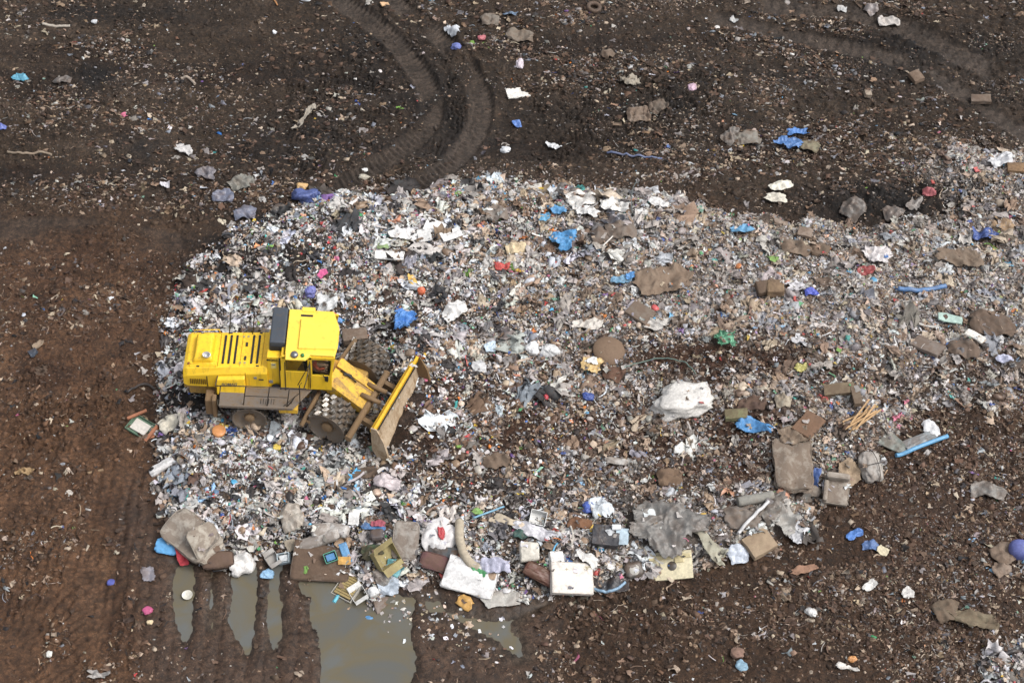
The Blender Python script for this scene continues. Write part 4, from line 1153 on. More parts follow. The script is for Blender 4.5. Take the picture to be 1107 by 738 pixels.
def slab(name, px, py, L, Wd, H, yaw, hexc, cat, label, kind='fabric', rnd=.3, bend=0.0, puff=.15, sag=.045, dirt=.42, tilt=(0, 0), group=None, lift=.06, piping=None, taper=0.0, corner=.0):
    """mattress, cushion, board or block: a rounded box with a soft bend"""
    s = nxt(); nx_, ny_ = 22, 16; b = bmesh.new(); bmesh.ops.create_cube(b, size=2)
    bmesh.ops.subdivide_edges(b, edges=b.edges[:], cuts=11, use_grid_fill=True)
    r = rnd
    for v in b.verts:
        c = v.co.copy(); hz = H / 2; rr = min(hz, min(L, Wd) / 2) * r
        half = Vector((L / 2, Wd / 2, hz)); q = Vector((c.x * half.x, c.y * half.y, c.z * half.z))
        core = Vector([max(-half[k] + rr, min(half[k] - rr, q[k])) for k in range(3)])
        d = q - core
        if d.length > 1e-6: q = core + d.normalized() * min(d.length, rr) if d.length > rr else q
        if corner:
            k = 1 - corner * (abs(c.x) ** 6) * (abs(c.y) ** 6); q.x *= k; q.y *= k
        dome = (1 - c.x ** 2) * (1 - c.y ** 2)
        q.z += math.copysign(1, c.z) * H * puff * dome if abs(c.z) > .3 else 0
        q.y *= 1 + taper * c.x
        q.z += bend * (c.x ** 2) * L * .5 + sag * L * nz((c.x, c.y, 0), 1.2, s)
        q += Vector((nz(c, 1.5, s + 1), nz(c, 1.5, s + 2), nz(c, 3.2, s + 3) * .6)) * sag * L * .7
        q.z += hz
        v.co = q
    me = bpy.data.meshes.new(name); b.to_mesh(me); b.free()
    sm = kind in ('fabric', 'film', 'foam') or rnd > .5
    for f in me.polygons: f.use_smooth = sm
    o = finish(me, name, px, py, yaw, hexc, kind, dirt, cat, label, group, tilt, lift, max(L, Wd) * .47)
    if not sm:
        bv = None
    if piping:
        pts = []
        for k in range(49):
            t = k / 48 * 4; side = int(t) % 4; f = t - int(t)
            u, v2 = [( -1 + 2 * f, -1), (1, -1 + 2 * f), (1 - 2 * f, 1), (-1, 1 - 2 * f)][side]
            sc = 1 - .04 * (abs(u) * abs(v2)) ** 6 - (corner * (abs(u) ** 6) * (abs(v2) ** 6))
            z = H * .92 + bend * u * u * L * .5 + sag * L * nz((u, v2, 0), 1.2, s)
            pts.append((u * L / 2 * sc * .985, v2 * Wd / 2 * (1 + taper * u) * sc * .985, z))
        PB().tube(pts, .018, 6).build('piping', mat_item(piping, 'fabric', .3), o)
    return o

def carton(name, px, py, L, Wd, H, yaw, hexc, cat, label, kind='card', inner=None, dirt=.3, tilt=(0, 0), flaps=True, lift=.05, group=None):
    t = .015 if kind == 'card' else .02
    p = PB()
    p.box((0, 0, t / 2), (L, Wd, t), .003)
    for sx in (-1, 1): p.box((sx * (L / 2 - t / 2), 0, H / 2), (t, Wd, H), .003)
    for sy in (-1, 1): p.box((0, sy * (Wd / 2 - t / 2), H / 2), (L - 2 * t - .004, t, H), .003)
    me = bpy.data.meshes.new(name); p.bm.to_mesh(me); p.bm.free()
    o = finish(me, name, px, py, yaw, hexc, kind, dirt, cat, label, group, tilt, lift, max(L, Wd) * .5)
    if flaps:
        for sy, a in ((-1, -35), (1, -60)):
            q = PB(); q.box((0, 0, Wd * .2), (L - .02, .012, Wd * .4), .002)
            f = q.build('flap', o.data.materials[0], o); f.location = (0, sy * Wd / 2, H); f.rotation_euler = (R(-sy * (90 + a * .6)), 0, 0)
    if inner:
        q = PB(); q.box((0, 0, H * .55), (L * .72, Wd * .66, H * .5), .02); q.build('contents', mat_item(inner, 'fabric', .2), o)
    return o

def pipe(name, pts, r, hexc, cat, label, kind='plastic', lift=.12, dirt=.25, wob=.02, seg=8, arch=0.0, group=None):
    s = nxt(); out = []
    q = []
    for k, (a, b_) in enumerate(pts): q.append(place(a, b_))
    n = len(q); dense = []
    for i in range(n - 1):
        p0, p1, p2, p3 = q[max(i - 1, 0)], q[i], q[i + 1], q[min(i + 2, n - 1)]
        for k in range(8):
            t = k / 8
            dense.append([.5 * ((2 * p1[j]) + (-p0[j] + p2[j]) * t + (2 * p0[j] - 5 * p1[j] + 4 * p2[j] - p3[j]) * t * t + (-p0[j] + 3 * p1[j] - 3 * p2[j] + p3[j]) * t ** 3) for j in range(3)])
    dense.append(list(q[-1]))
    o0 = Vector(q[0]); m = len(dense)
    zl = [float(Hh(d[0], d[1])) for d in dense]
    if n == 2: zl = [zl[0] + (zl[-1] - zl[0]) * k / (m - 1) for k in range(m)]
    pp = [Vector((d[0], d[1], z + lift + arch * math.sin(k / (m - 1) * math.pi) + wob * nz((k * .4, 0, 0), 1, s))) - o0 for k, (d, z) in enumerate(zip(dense, zl))]
    o = PB().tube(pp, r, seg).build(name, mat_item(hexc, kind, dirt), None, label=label, category=cat, group=group)
    o.location = o0
    return o

def stick_bundle(name, px, py, n, L, r, yaw, hexc, cat, label, spread=25):
    p = PB(); s = nxt()
    for k in range(n):
        a = R(yaw + random.uniform(-spread, spread)); c = Vector((random.uniform(-.15, .15) * L, random.uniform(-.12, .12) * L, .05 + k * r * 1.2)); d = Vector((math.cos(a), math.sin(a), random.uniform(-.08, .12))) * L * random.uniform(.3, .5)
        p.box(c, (d.length * 2, r * 2, r * 1.4), .004, (0, -d.z / d.length, a))
    me = bpy.data.meshes.new(name); p.bm.to_mesh(me); p.bm.free()
    return finish(me, name, px, py, 0, hexc, 'wood', .1, cat, label, None, (0, 0), .06, L * .4)

# ---- along the foot of the heap, lower left ------------------------
mt = slab('mattress', 209, 583, 2.0, 1.25, .22, -42, '#b8afa0', 'mattress', 'stained cream mattress folded at the lower left corner of the heap, beside a red cloth', bend=.12, sag=.06, puff=.25, piping='#a09484', lift=.12, tilt=(-8, 6), corner=.08)
slab('mattress', 223, 592, 1.25, 1.0, .24, -62, '#c2b8a6', 'mattress', 'smaller cream mattress half lying over the folded one by the puddles', sag=.06, puff=.3, piping='#a69a88', lift=.32, tilt=(-16, 4), corner=.1)
slab('kickboard', 182, 593, .85, .55, .08, -12, '#3f9bd6', 'foam board', 'bright blue rounded foam board poking out at the lower left corner of the heap', kind='foam', rnd=.9, corner=.25, lift=.15, dirt=.15, puff=.1)
sheet('red_cloth', 198, 602, .8, .42, -72, '#b3142c', 'cloth', 'crimson cloth hanging between the blue foam board and the cream mattress', 'fabric', .10, .05, lift=.15, torn=.1)
sl_ = slab('suitcase', 237, 608, 1.05, .55, .30, 8, '#6f5546', 'suitcase', 'brown padded suitcase lying at the water edge right of the cream mattresses', kind='fabric', rnd=.5, lift=.08, corner=.12, piping='#4a362c')
PB().tube([(-.2, -.28, .2), (-.18, -.36, .24), (.18, -.36, .24), (.2, -.28, .2)], .02, 6).build('handle', M_BLACK, sl_)
sack('carrier_bag', 262, 611, .8, .7, .5, 25, '#dcd8d2', 'plastic bag', 'white plastic bag slumped at the water edge between brown suitcase and small cartons', knot=True, dirt=.15)
carton('detergent_box', 309, 605, .42, .34, .28, 4, '#b9ccd4', 'box', 'pale blue box with white top, left of the big brown mattress at the puddle', inner='#d8dcdc', flaps=False, dirt=.1)
carton('grey_carton', 295, 606, .42, .36, .22, 35, '#b0aca6', 'carton', 'small open grey carton beside the pale blue box at the puddle edge')
sack('blue_wrapper', 289, 622, .45, .36, .16, 10, '#7fb0d6', 'wrapper', 'crumpled light blue wrapper floating in the puddle below the grey carton', dirt=.05, lift=.05)
slab('mattress', 348, 610, 1.95, 1.2, .16, -8, '#7d6d5e', 'mattress', 'large brown water-stained mattress lying at the edge of the big puddle', sag=.04, piping='#5f5146', lift=.10, dirt=.55, tilt=(-10, 0), taper=-.12)
slab('bolster', 346, 586, 1.5, .42, .28, 14, '#d3cec6', 'cushion', 'long white bolster cushion lying across the rubbish above the big brown mattress', rnd=.95, lift=.15, sag=.03)
slab('pillow', 349, 577, .75, .5, .26, 10, '#cfc9c0', 'pillow', 'off-white pillow just above the left part of the long white bolster', rnd=.95, lift=.2, corner=.1, puff=.3)
slab('pillow', 367, 577, .8, .45, .26, -14, '#dad7d2', 'pillow', 'off-white pillow at the right end of the long white bolster', rnd=.95, lift=.2, corner=.1, puff=.3)
sack('cream_bag', 316, 561, .75, .9, .45, 20, '#d0c6b6', 'bag', 'crumpled cream bag standing out of grey litter above the white bolster', lump=.25)
sheet('cardboard_scrap', 318, 591, .6, .42, 12, '#b5a78f', 'cardboard', 'torn buff cardboard scrap just left of the long white bolster', 'card', .06, lift=.12)
slab('white_board', 383, 563, .36, .42, .04, -8, '#e6e4e0', 'board', 'small bright white board standing above the blue and pink bags', kind='plastic', rnd=.1, tilt=(30, 0), dirt=.05, lift=.2, puff=0)
slab('mattress', 439, 585, 1.25, .85, .22, 84, '#b5ada2', 'mattress', 'upright beige cot mattress with a crinkled cover, right of the yellow slatted crate', sag=.035, piping='#9c9186', tilt=(0, -10), lift=.1, corner=.08)
carton('green_crate', 358, 606, .42, .34, .25, 22, '#3fa389', 'crate', 'small sea green crate lying on the right side of the big brown mattress', kind='plastic', flaps=False, inner='#3a86bf', dirt=.1, lift=.28)
slab('blue_pouch', 374, 600, .28, .70, .09, 18, '#4d94c8', 'pouch', 'narrow sky blue pouch standing right of the sea green crate', kind='film', rnd=.6, lift=.2, dirt=.1, tilt=(20, 0))
slab('orange_packet', 373, 609, .42, .26, .08, -4, '#e0a63a', 'packet', 'orange packet lying below the narrow sky blue pouch', kind='card', lift=.25, dirt=.1)
crt = carton('slatted_crate', 378, 637, .95, .8, .14, 58, '#c3bdaf', 'crate', 'pale crate with a yellow slatted panel, lowest beside the big puddle', kind='plastic', flaps=False, tilt=(-6, 0), lift=.16, dirt=.25)
p = PB()
for k in range(9): p.box((-.36 + k * .09, 0, .135), (.075, .66, .03), .006)
p.build('slat_panel', mat_item('#b39a55', 'wood', .3), crt)
bx = carton('yellow_box', 414, 602, .8, .65, .35, 40, '#a8995c', 'box', 'olive yellow box tipped on its corner left of the upright beige mattress', flaps=True, tilt=(18, 10), lift=.1)
slab('round_pot', 408, 583, .5, .45, .2, 5, '#55535a', 'pot', 'dark grey round pot above the olive yellow box', kind='plastic', rnd=1, corner=.3, lift=.25)
sheet('green_leaves', 402, 600, .8, .6, 30, '#3f5a3c', 'foliage', 'dark green leafy cuttings strewn over the left side of the olive yellow box', 'fabric', .10, .4, lift=.16, torn=.6)
sack('turquoise_bag', 427, 614, .5, .55, .3, 60, '#5ba8b0', 'plastic bag', 'crumpled turquoise foil bag under the upright beige mattress', lump=.3, dirt=.15)
slab('cushion', 469, 609, .95, .55, .25, -12, '#74494a', 'cushion', 'maroon seat cushion lying above the left end of the white mattress', rnd=.6, corner=.12, lift=.12, piping='#59383a')
slab('plastic_slab', 479, 599, 1.0, .42, .08, -10, '#59646b', 'slab', 'slate grey panel wedged just above the maroon cushion', kind='plastic', rnd=.2, lift=.15, tilt=(12, 0))
sack('white_duvet', 474, 580, 1.1, .95, .4, 20, '#dedad8', 'duvet', 'white duvet bundle with a red wrapper on it, left of the curved padded tube', 'fabric', .28, dirt=.1)
sack('red_wrapper', 477, 580, .22, .38, .14, 10, '#c21f2c', 'wrapper', 'bright red wrapper lying on the white duvet bundle', lift=.36, dirt=.03)
sheet('blue_tarp_scrap', 404, 574, .85, .3, -8, '#2f7fc0', 'tarpaulin scrap', 'bright blue plastic scrap above the dark grey round pot', lift=.2, fold=.05)
sheet('pink_cloth', 409, 571, .6, .24, -4, '#b0485e', 'cloth', 'dusky pink cloth touching the blue plastic scrap', 'fabric', .06, lift=.24)
sack('blue_bag', 420, 634, .68, .55, .26, 10, '#a9b6c4', 'plastic bag', 'pale blue grey bag at the tip of the heap in the puddle', dirt=.15)
sack('grey_bag', 413, 625, .5, .5, .25, 40, '#8c8a86', 'plastic bag', 'mid grey bag just above the pale blue grey bag')
carton('white_carton', 390, 646, .5, .42, .3, 30, '#dcdad4', 'carton', 'white carton on the right of the pale slatted crate', flaps=True, dirt=.12)
pipe('turquoise_bottle', [(361, 653), (366, 645)], .07, '#3fb0c6', 'bottle', 'turquoise bottle floating beside the lowest crate', lift=.1, dirt=.02, seg=12)
slab('grey_cardboard', 415, 655, .7, .5, .08, 22, '#8d8178', 'cardboard', 'grey brown cardboard slab at the very tip of the heap in the puddle', kind='card', sag=.06, rnd=.2)
sack('blue_lump', 398, 669, .36, .22, .12, -10, '#3f8fc8', 'wrapper', 'small sky blue wrapper below the tip of the heap', dirt=.05)
sack('white_jug', 404, 641, .35, .32, .28, 10, '#d9d9d8', 'jug', 'rounded white plastic jug between white carton and pale blue grey bag', 'plastic', .1, dirt=.08, knot=True)
# ---- along the foot of the heap, middle ------------------------------
slab('mattress', 509, 627, 1.75, 1.0, .24, -20, '#dedcda', 'mattress', 'clean white mattress lying on the mud at the lower edge of the heap', sag=.05, puff=.2, piping='#c8c6c4', lift=.1, dirt=.1, taper=-.12)
sheet('plastic_sheet', 541, 649, 1.3, .6, 4, '#bdb9b0', 'plastic sheet', 'translucent grey plastic sheet sticking out from under the clean white mattress', fold=.02, lift=.09, torn=.12)
sack('yellow_lump', 503, 652, .55, .38, .2, -35, '#cf9a35', 'packaging', 'amber yellow packet on the mud just below the white mattress', 'plastic', .3, dirt=.15)
pd = slab('square_cushion', 616, 628, 1.45, 1.05, .28, 5, '#dcd3c8', 'cushion', 'large square cream foam cushion at the lower edge right of the white mattress', 'foam', rnd=.2, puff=.08, sag=.012, lift=.12, dirt=.12, piping='#c0b5a8')
slab('white_block', 600, 607, .48, .5, .2, 12, '#dedbd6', 'block', 'small white block behind the left corner of the square cream cushion', 'foam', rnd=.2, lift=.15, dirt=.1)
slab('cream_tub', 572, 598, .64, .62, .34, 2, '#ccc5b6', 'tub', 'square cream plastic tub upside down, above the red brown case', 'plastic', rnd=.35, lift=.1, dirt=.2, taper=-.08, tilt=(-6, 3))
pipe('padded_tube', [(497, 567), (497, 585), (501, 600), (508, 611), (518, 617)], .15, '#b8aa90', 'padded tube', 'curved beige padded tube bending down above the white mattress', 'fabric', .2, seg=12)
cs = slab('suitcase', 583, 621, 1.05, .48, .25, -28, '#6e3a28', 'suitcase', 'red brown suitcase between the white mattress and the square cream cushion', 'plastic', rnd=.4, lift=.08, piping='#4a241a')
sheet('lilac_sheet', 536, 616, 1.15, .5, -6, '#b8b8cf', 'plastic sheet', 'pale lilac plastic sheet crumpled on top of the white mattress', fold=.09, dirt=.1, lift=.26)
sheet('green_strip', 518, 624, .6, .16, -28, '#3f9a58', 'strip', 'narrow green strip lying on the white mattress', fold=.03, lift=.36, dirt=.1)
slab('peach_card', 529, 626, .45, .22, .03, -20, '#d8b592', 'card', 'peach coloured card beside the green strip on the white mattress', 'card', lift=.36, puff=0)
pipe('blue_hose', [(640, 636), (652, 640), (665, 638), (676, 630)], .05, '#7fa6c4', 'hose', 'pale blue hose curving on the mud right of the square cream cushion', lift=.08)
pipe('black_hose', [(575, 625), (582, 636), (590, 641), (600, 641)], .03, '#4f483f', 'hose', 'thin brown hose looping below the red brown suitcase', lift=.06)
sheet('white_film', 577, 576, 1.5, .5, -18, '#c8c6cc', 'plastic film', 'long whitish film streaming across dark litter above the square cream tub', fold=.1, dirt=.1, lift=.15)
sheet('pale_plank_film', 548, 565, 1.3, .35, -12, '#c9b89c', 'foam strip', 'long cream foam strip lying above the whitish film', 'foam', fold=.04, lift=.16)
carton('white_crate', 581, 563, .55, .5, .3, -10, '#d9d9d6', 'crate', 'small open white crate right of the cream foam strip', 'plastic', flaps=False, dirt=.2, lift=.1, tilt=(24, 10))
sack('white_bag_bundle', 649, 551, .75, .8, .4, 20, '#d2dae0', 'bag bundle', 'bundle of white and pale blue bags touching a royal blue bag', lump=.3, dirt=.06)
sack('royal_blue_bag', 636, 550, .4, .42, .22, 0, '#3a5fc0', 'plastic bag', 'royal blue bag at the left of the white bag bundle', dirt=.05)
slab('black_crate', 654, 583, .7, .9, .35, 84, '#33353c', 'crate', 'black crate standing upright left of the pale blue plastic slab', 'plastic', rnd=.1, lift=.1, dirt=.25, puff=0)
slab('blue_plastic_slab', 672, 583, .42, .55, .08, 2, '#b6cedd', 'slab', 'pale blue plastic slab leaning to the right of the black crate', 'plastic', rnd=.3, lift=.3, dirt=.05, tilt=(25, 0))
slab('white_block_small', 666, 576, .3, .18, .1, 0, '#e2e4e6', 'block', 'tiny white block on top of the black crate', 'foam', lift=.45, dirt=.03)
sheet('black_sheeting', 660, 630, 1.4, .7, 4, '#34363c', 'sheeting', 'black plastic sheeting on the ground right of the square cream cushion', fold=.04, lift=.04, dirt=.3)
sheet('teal_cloth', 563, 581, .5, .4, -10, '#35605a', 'cloth', 'dark teal cloth above the cream tub', 'fabric', .1, lift=.2)
sheet('paper_fan', 632, 606, .9, .35, -28, '#dad6d0', 'paper', 'white papers fanned out behind the right corner of the square cream cushion', 'card', .07, .08, lift=.2, torn=.4)
sheet('lime_scrap', 517, 556, .42, .26, -30, '#8cbf55', 'plastic scrap', 'lime green plastic scrap near the cream foam strip', lift=.15, fold=.05)
pipe('blue_rod', [(512, 563), (545, 551)], .035, '#6fb0d0', 'rod', 'pale blue rod lying beside the lime green scrap', lift=.2)
sack('rust_cushion', 626, 565, .75, .4, .25, 5, '#8a5a34', 'cushion', 'rust brown cushion among dark bags below the royal blue bag', 'fabric')
# ---- lower middle right --------------------------------------------------
tr_ = slab('cream_tray', 725, 613, 1.45, .95, .10, 1, '#dccfa6', 'tray', 'cream plastic tray with a dark hole, lying on the mud at the lower edge', 'plastic', rnd=.3, puff=0, sag=.01, lift=.12, dirt=.08, taper=.0)
p = PB(); p.box((0, .28, .13), (1.4, .14, .07), .02); p.box((.3, .22, .12), (.3, .3, .06), .02); p.build('rim', mat_item('#d6c48c', 'plastic', .1), tr_)
p = PB(); p.lathe([(.0, .015), (.15, .015), (.16, 0), (0, 0)], Matrix.Translation((.05, -.02, .098)), 20); p.build('opening', mat_item('#4f4a44', 'plastic', .3), tr_)
sheet('grey_tarpaulin', 715, 572, 2.6, 1.9, -14, '#7f7c77', 'tarpaulin', 'large grey crumpled tarpaulin spread on the lower right part of the heap', 'film', .20, .3, lift=.3, folds=1.1, n=80, torn=.5)
slab('white_tile', 701, 560, .42, .32, .04, 12, '#d3d9d9', 'tile', 'small white tile lying on the upper left of the grey tarpaulin', 'plastic', rnd=.1, lift=.42, dirt=.04, puff=0)
slab('paper_box', 719, 590, .5, .45, .12, 30, '#d9dadb', 'box', 'small white box at the lower edge of the grey tarpaulin', 'card', rnd=.1, lift=.2, dirt=.05, puff=0)
bs = slab('basin', 684, 617, .65, .55, .22, 15, '#4a4a48', 'basin', 'dark grey basin half buried left of the cream tray', 'plastic', rnd=.9, corner=.2)
p = PB(); p.lathe([(0, .02), (.16, .02), (.19, 0)], Matrix.Translation((0, 0, .23)), 20); p.build('bowl', mat_item('#aaa69c', 'plastic', .2), bs)
sheet('beige_strip', 765, 593, 1.5, .42, -50, '#b8b49c', 'cloth strip', 'beige cloth strip hanging diagonally to the right of the grey tarpaulin', 'fabric', .05, lift=.2)
sack('white_blue_bag', 798, 601, .65, .5, .22, 12, '#c3ccda', 'plastic bag', 'pale blue bag on the mud right of the diagonal beige strip', dirt=.08)
sack('grey_cushion', 801, 559, 1.15, .75, .28, 4, '#857c73', 'cushion', 'oval grey brown cushion above the buff box', 'fabric', .08)
pipe('foam_roll', [(797, 546), (835, 539)], .17, '#918e84', 'roll', 'long grey foam roll lying under the tall stained mattress', 'fabric', .2, seg=14)
bx = slab('buff_box', 820, 590, .95, .8, .26, 30, '#a88f6e', 'box', 'buff cardboard box tilted at the lower right foot of the heap', 'card', rnd=.12, tilt=(-10, 12), lift=.08, sag=.03, dirt=.3)
pipe('white_strap', [(797, 582), (812, 565), (830, 547)], .06, '#d5d4d4', 'strap', 'white strap running diagonally up past the oval cushion', lift=.32, wob=.05)
sheet('pale_bag_film', 848, 568, 1.0, .9, 40, '#a8a59e', 'plastic film', 'creased grey film right of the buff box', fold=.14, lift=.22, torn=.35)
sheet('silver_film', 862, 580, .9, .55, 55, '#c8c8cc', 'plastic film', 'silvery white film at the right tip of the heap foot', fold=.12, lift=.15, torn=.4, dirt=.12)
sack('grey_bag', 835, 553, .95, .6, .35, 35, '#7d7870', 'bag', 'dirty grey bag between oval cushion and silvery film', lump=.25)
sack('yellow_bag', 758, 560, .42, .26, .15, 10, '#d9ae2e', 'plastic bag', 'yellow bag on the upper right of the grey tarpaulin', dirt=.05)
sheet('cyan_scrap', 757, 571, .5, .4, -10, '#7fbcd6', 'plastic scrap', 'light cyan plastic scrap just below the yellow bag', fold=.08, lift=.2, dirt=.1)
sack('brown_pouffe', 724, 518, .85, .7, .4, 10, '#7d6248', 'pouffe', 'brown pouffe above the grey tarpaulin', 'fabric', .1)
# ---- right, around the tall mattress --------------------------------------
slab('mattress', 856, 507, 2.15, 1.3, .22, 86, '#a89c8b', 'mattress', 'tall dirty grey brown mattress standing at the right side of the heap', sag=.07, puff=.3, piping='#776a5c', lift=.12, dirt=.45, tilt=(4, 2), corner=.06, taper=.05)
slab('rusty_board', 873, 464, 1.1, .75, .10, 52, '#7a573a', 'board', 'rusty brown board resting on the upper end of the tall dirty mattress', 'wood', rnd=.1, lift=.3, dirt=.3, sag=.03, puff=0)
sheet('cream_cover', 858, 476, 1.2, .75, 12, '#c9b79c', 'cover', 'cream brown stained cover draped on the top end of the tall dirty mattress', 'fabric', .07, .5, lift=.3)
ch = slab('armchair', 903, 533, 1.0, .85, .3, 80, '#b5aa9b', 'armchair', 'pale overturned armchair lying right of the tall dirty mattress', rnd=.4, lift=.1, tilt=(0, -8), sag=.04, piping='#968a7c')
slab('x', 0, 0, .1, .1, .1, 0, '#b5aa9b', 'x', 'x') if False else None
p = PB(); p.box((.42, 0, .42), (.22, .8, .45), .08); p.build('backrest', mat_item('#b5aa9b', 'fabric', .35), ch)
p = PB(); p.box((-.1, .36, .36), (.75, .16, .26), .06); p.build('armrest', mat_item('#a89c8d', 'fabric', .35), ch)
sheet('tan_cardboard', 917, 517, .95, .75, 60, '#a48c6e', 'cardboard', 'folded tan cardboard between the overturned armchair and the tied white bundle', 'card', .10, .25, lift=.15)
wb = sack('tied_bundle', 938, 506, .95, 1.15, .55, 20, '#b6b0a8', 'bundle', 'tied whitish bundle with dark cord at the right edge of the heap', 'fabric', .14)
PB().tube([(.02 + .0 * k, math.cos(k / 16 * math.pi) * .62, .24 + math.sin(k / 16 * math.pi) * .36) for k in range(17)], .014, 5).tube([(math.cos(k / 16 * math.pi) * .52, .03, .24 + math.sin(k / 16 * math.pi) * .36) for k in range(17)], .014, 5).build('cord', M_RAIL, wb)
sack('round_cushion', 880, 531, .48, .42, .2, 0, '#b3a595', 'cushion', 'round pale cushion at the lower right of the tall dirty mattress', 'fabric', .06)
sack('grey_cushion', 868, 537, .6, .4, .2, 0, '#77756f', 'cushion', 'round grey cushion under the lower end of the tall dirty mattress', 'fabric', .06)
stick_bundle('broken_slats', 929, 453, 7, 1.5, .03, 48, '#c49a62', 'wood slats', 'bundle of broken orange tan wooden slats beside the short post')
slab('timber_beam', 907, 424, 1.05, .42, .18, -2, '#94805f', 'timber', 'thick weathered timber block lying above the broken slats', 'wood', rnd=.05, puff=0, sag=.0, lift=.15)
slab('timber_post', 925, 432, .30, .85, .2, 4, '#85725a', 'timber', 'short upright timber post at the right end of the thick timber block', 'wood', rnd=.05, puff=0, sag=.0, lift=.2)
pl = slab('plastic_chair_seat', 966, 481, .95, .5, .06, -38, '#8a948c', 'chair seat', 'broken grey green chair seat left of the bright blue pole', 'plastic', rnd=.3, tilt=(18, 0), lift=.12, taper=-.4)
pipe('blue_pole', [(968, 494), (985, 488), (1024, 473)], .075, '#4f9fd0', 'pole', 'bright blue pole lying on dark mud right of the chair seat', lift=.12, dirt=.05, seg=10)
slab('plastic_slab', 993, 478, 1.25, .4, .1, 24, '#98a3a8', 'panel', 'blue grey plastic panel above the bright blue pole', 'plastic', rnd=.3, lift=.1, sag=.03)
sack('white_container', 1006, 466, .55, .7, .25, 20, '#cfd0d2', 'container', 'white plastic container at the far end of the blue grey panel', 'plastic', .2, dirt=.12)
sheet('blue_tarp', 815, 466, 1.5, .6, -14, '#2f86c4', 'tarpaulin', 'bright blue tarpaulin scrap in colourful litter left of the rusty board', fold=.12, lift=.15, torn=.5, dirt=.12)
sheet('blue_film', 881, 519, .7, .3, 80, '#3c62a8', 'plastic film', 'deep blue film squeezed along the right side of the tall dirty mattress', fold=.06, lift=.12, dirt=.1)
sack('brown_bag', 812, 438, 1.0, .5, .3, -5, '#5f463c', 'bag', 'dark brown bag left of the thick timber block', 'fabric')
sack('cream_lump', 847, 433, .55, .5, .22, 0, '#c3b69c', 'cushion', 'rounded cream lump right of the dark brown bag', 'fabric')
sack('cream_lump', 823, 420, .65, .25, .15, 0, '#c8bda6', 'foam scrap', 'narrow cream foam scrap just above the dark brown bag', 'foam')
sack('big_white_bag', 738, 437, 2.0, 1.15, .55, 10, '#d8d3cb', 'sack', 'big white sack lying in the middle of the heap, left of the brown earth', 'film', .22, dirt=.12)
sack('grey_white_bag', 877, 517, .3, .3, .2, 0, '#cfcbc5', 'plastic bag', 'small white bag right beside the deep blue film', dirt=.1)
sack('grey_shoes_bag', 1068, 530, 1.15, .6, .3, -12, '#8f8c86', 'bag', 'long grey bag in muddy litter near the right edge', lump=.2)
bl = sack('blue_ball', 1101, 597, .72, .68, .55, 0, '#5560a8', 'ball', 'purple blue ball at the right edge above the olive cloth', 'plastic', .03, dirt=.1, creases=1)
sack('tan_lump', 1084, 600, .8, .75, .35, 30, '#8a7663', 'sack', 'tan sack touching the purple blue ball', 'fabric')
sack('tan_lump', 1082, 616, .6, .5, .25, 30, '#9a8674', 'sack', 'smaller pale tan sack below the tan sack by the ball', 'fabric')
sheet('blue_rag', 924, 579, .7, .35, 35, '#3577c8', 'rag', 'bright blue rag on dark mud, left of another blue rag and a cream one', fold=.08, dirt=.08, lift=.08)
sheet('blue_rag', 940, 591, .6, .42, -10, '#4a6fa8', 'rag', 'dull blue rag touching a cream rag on dark mud', fold=.08, dirt=.2, lift=.08)
sheet('cream_rag', 954, 597, .45, .4, -30, '#d0c3a0', 'rag', 'cream rag right of the dull blue rag on dark mud', 'fabric', .07, .12, lift=.08)
sheet('olive_cloth', 1052, 671, 1.9, .7, -14, '#85775c', 'cloth', 'long olive brown cloth trailing over the mud near the lower right', 'fabric', .12, .35, lift=.1, torn=.4)
sack('olive_bundle', 1022, 660, .75, .8, .4, -60, '#746450', 'bundle', 'round olive brown bundle at the left end of the long olive cloth', 'fabric', .25)
sack('white_lump', 876, 663, .3, .38, .2, 70, '#dcdad6', 'bag', 'small white bag alone on dark mud below the heap foot', dirt=.05)
sheet('white_rag', 940, 634, .65, .32, 40, '#cfccc6', 'rag', 'white rag on the mud, right of the small lone white bag', fold=.06, dirt=.12, lift=.06)
sheet('white_rag', 981, 643, .45, .4, 40, '#cfcac4', 'rag', 'off-white rag further right of the white rag on the mud', fold=.06, dirt=.12, lift=.06)
sack('pink_stone', 797, 707, .45, .38, .2, 0, '#94705f', 'brick', 'pinkish brown brick lump on the mud near the bottom edge', 'foam', .1)
sack('blue_scrap', 801, 720, .35, .38, .14, 50, '#7fa8bf', 'wrapper', 'pale blue wrapper just below the pinkish brick lump', dirt=.15)
sheet('orange_cloth', 868, 617, 1.1, .35, 14, '#a87a5c', 'cloth', 'orange brown cloth on the mud below the right foot of the heap', 'fabric', .08, .35, lift=.06, torn=.4)
sheet('white_scrap', 916, 722, .9, .24, -12, '#d6d0c8', 'plastic strip', 'whitish plastic strip on the mud at the bottom edge', fold=.05, lift=.06)
sack('orange_lump', 921, 713, .28, .2, .12, 0, '#d08a3a', 'packet', 'small orange packet above the whitish strip at the bottom edge', dirt=.1)
pipe('dark_pipe', [(1062, 716), (1082, 708), (1107, 703)], .07, '#3b3a3c', 'pipe', 'dark pipe lying on the mud in the lower right corner', lift=.1)
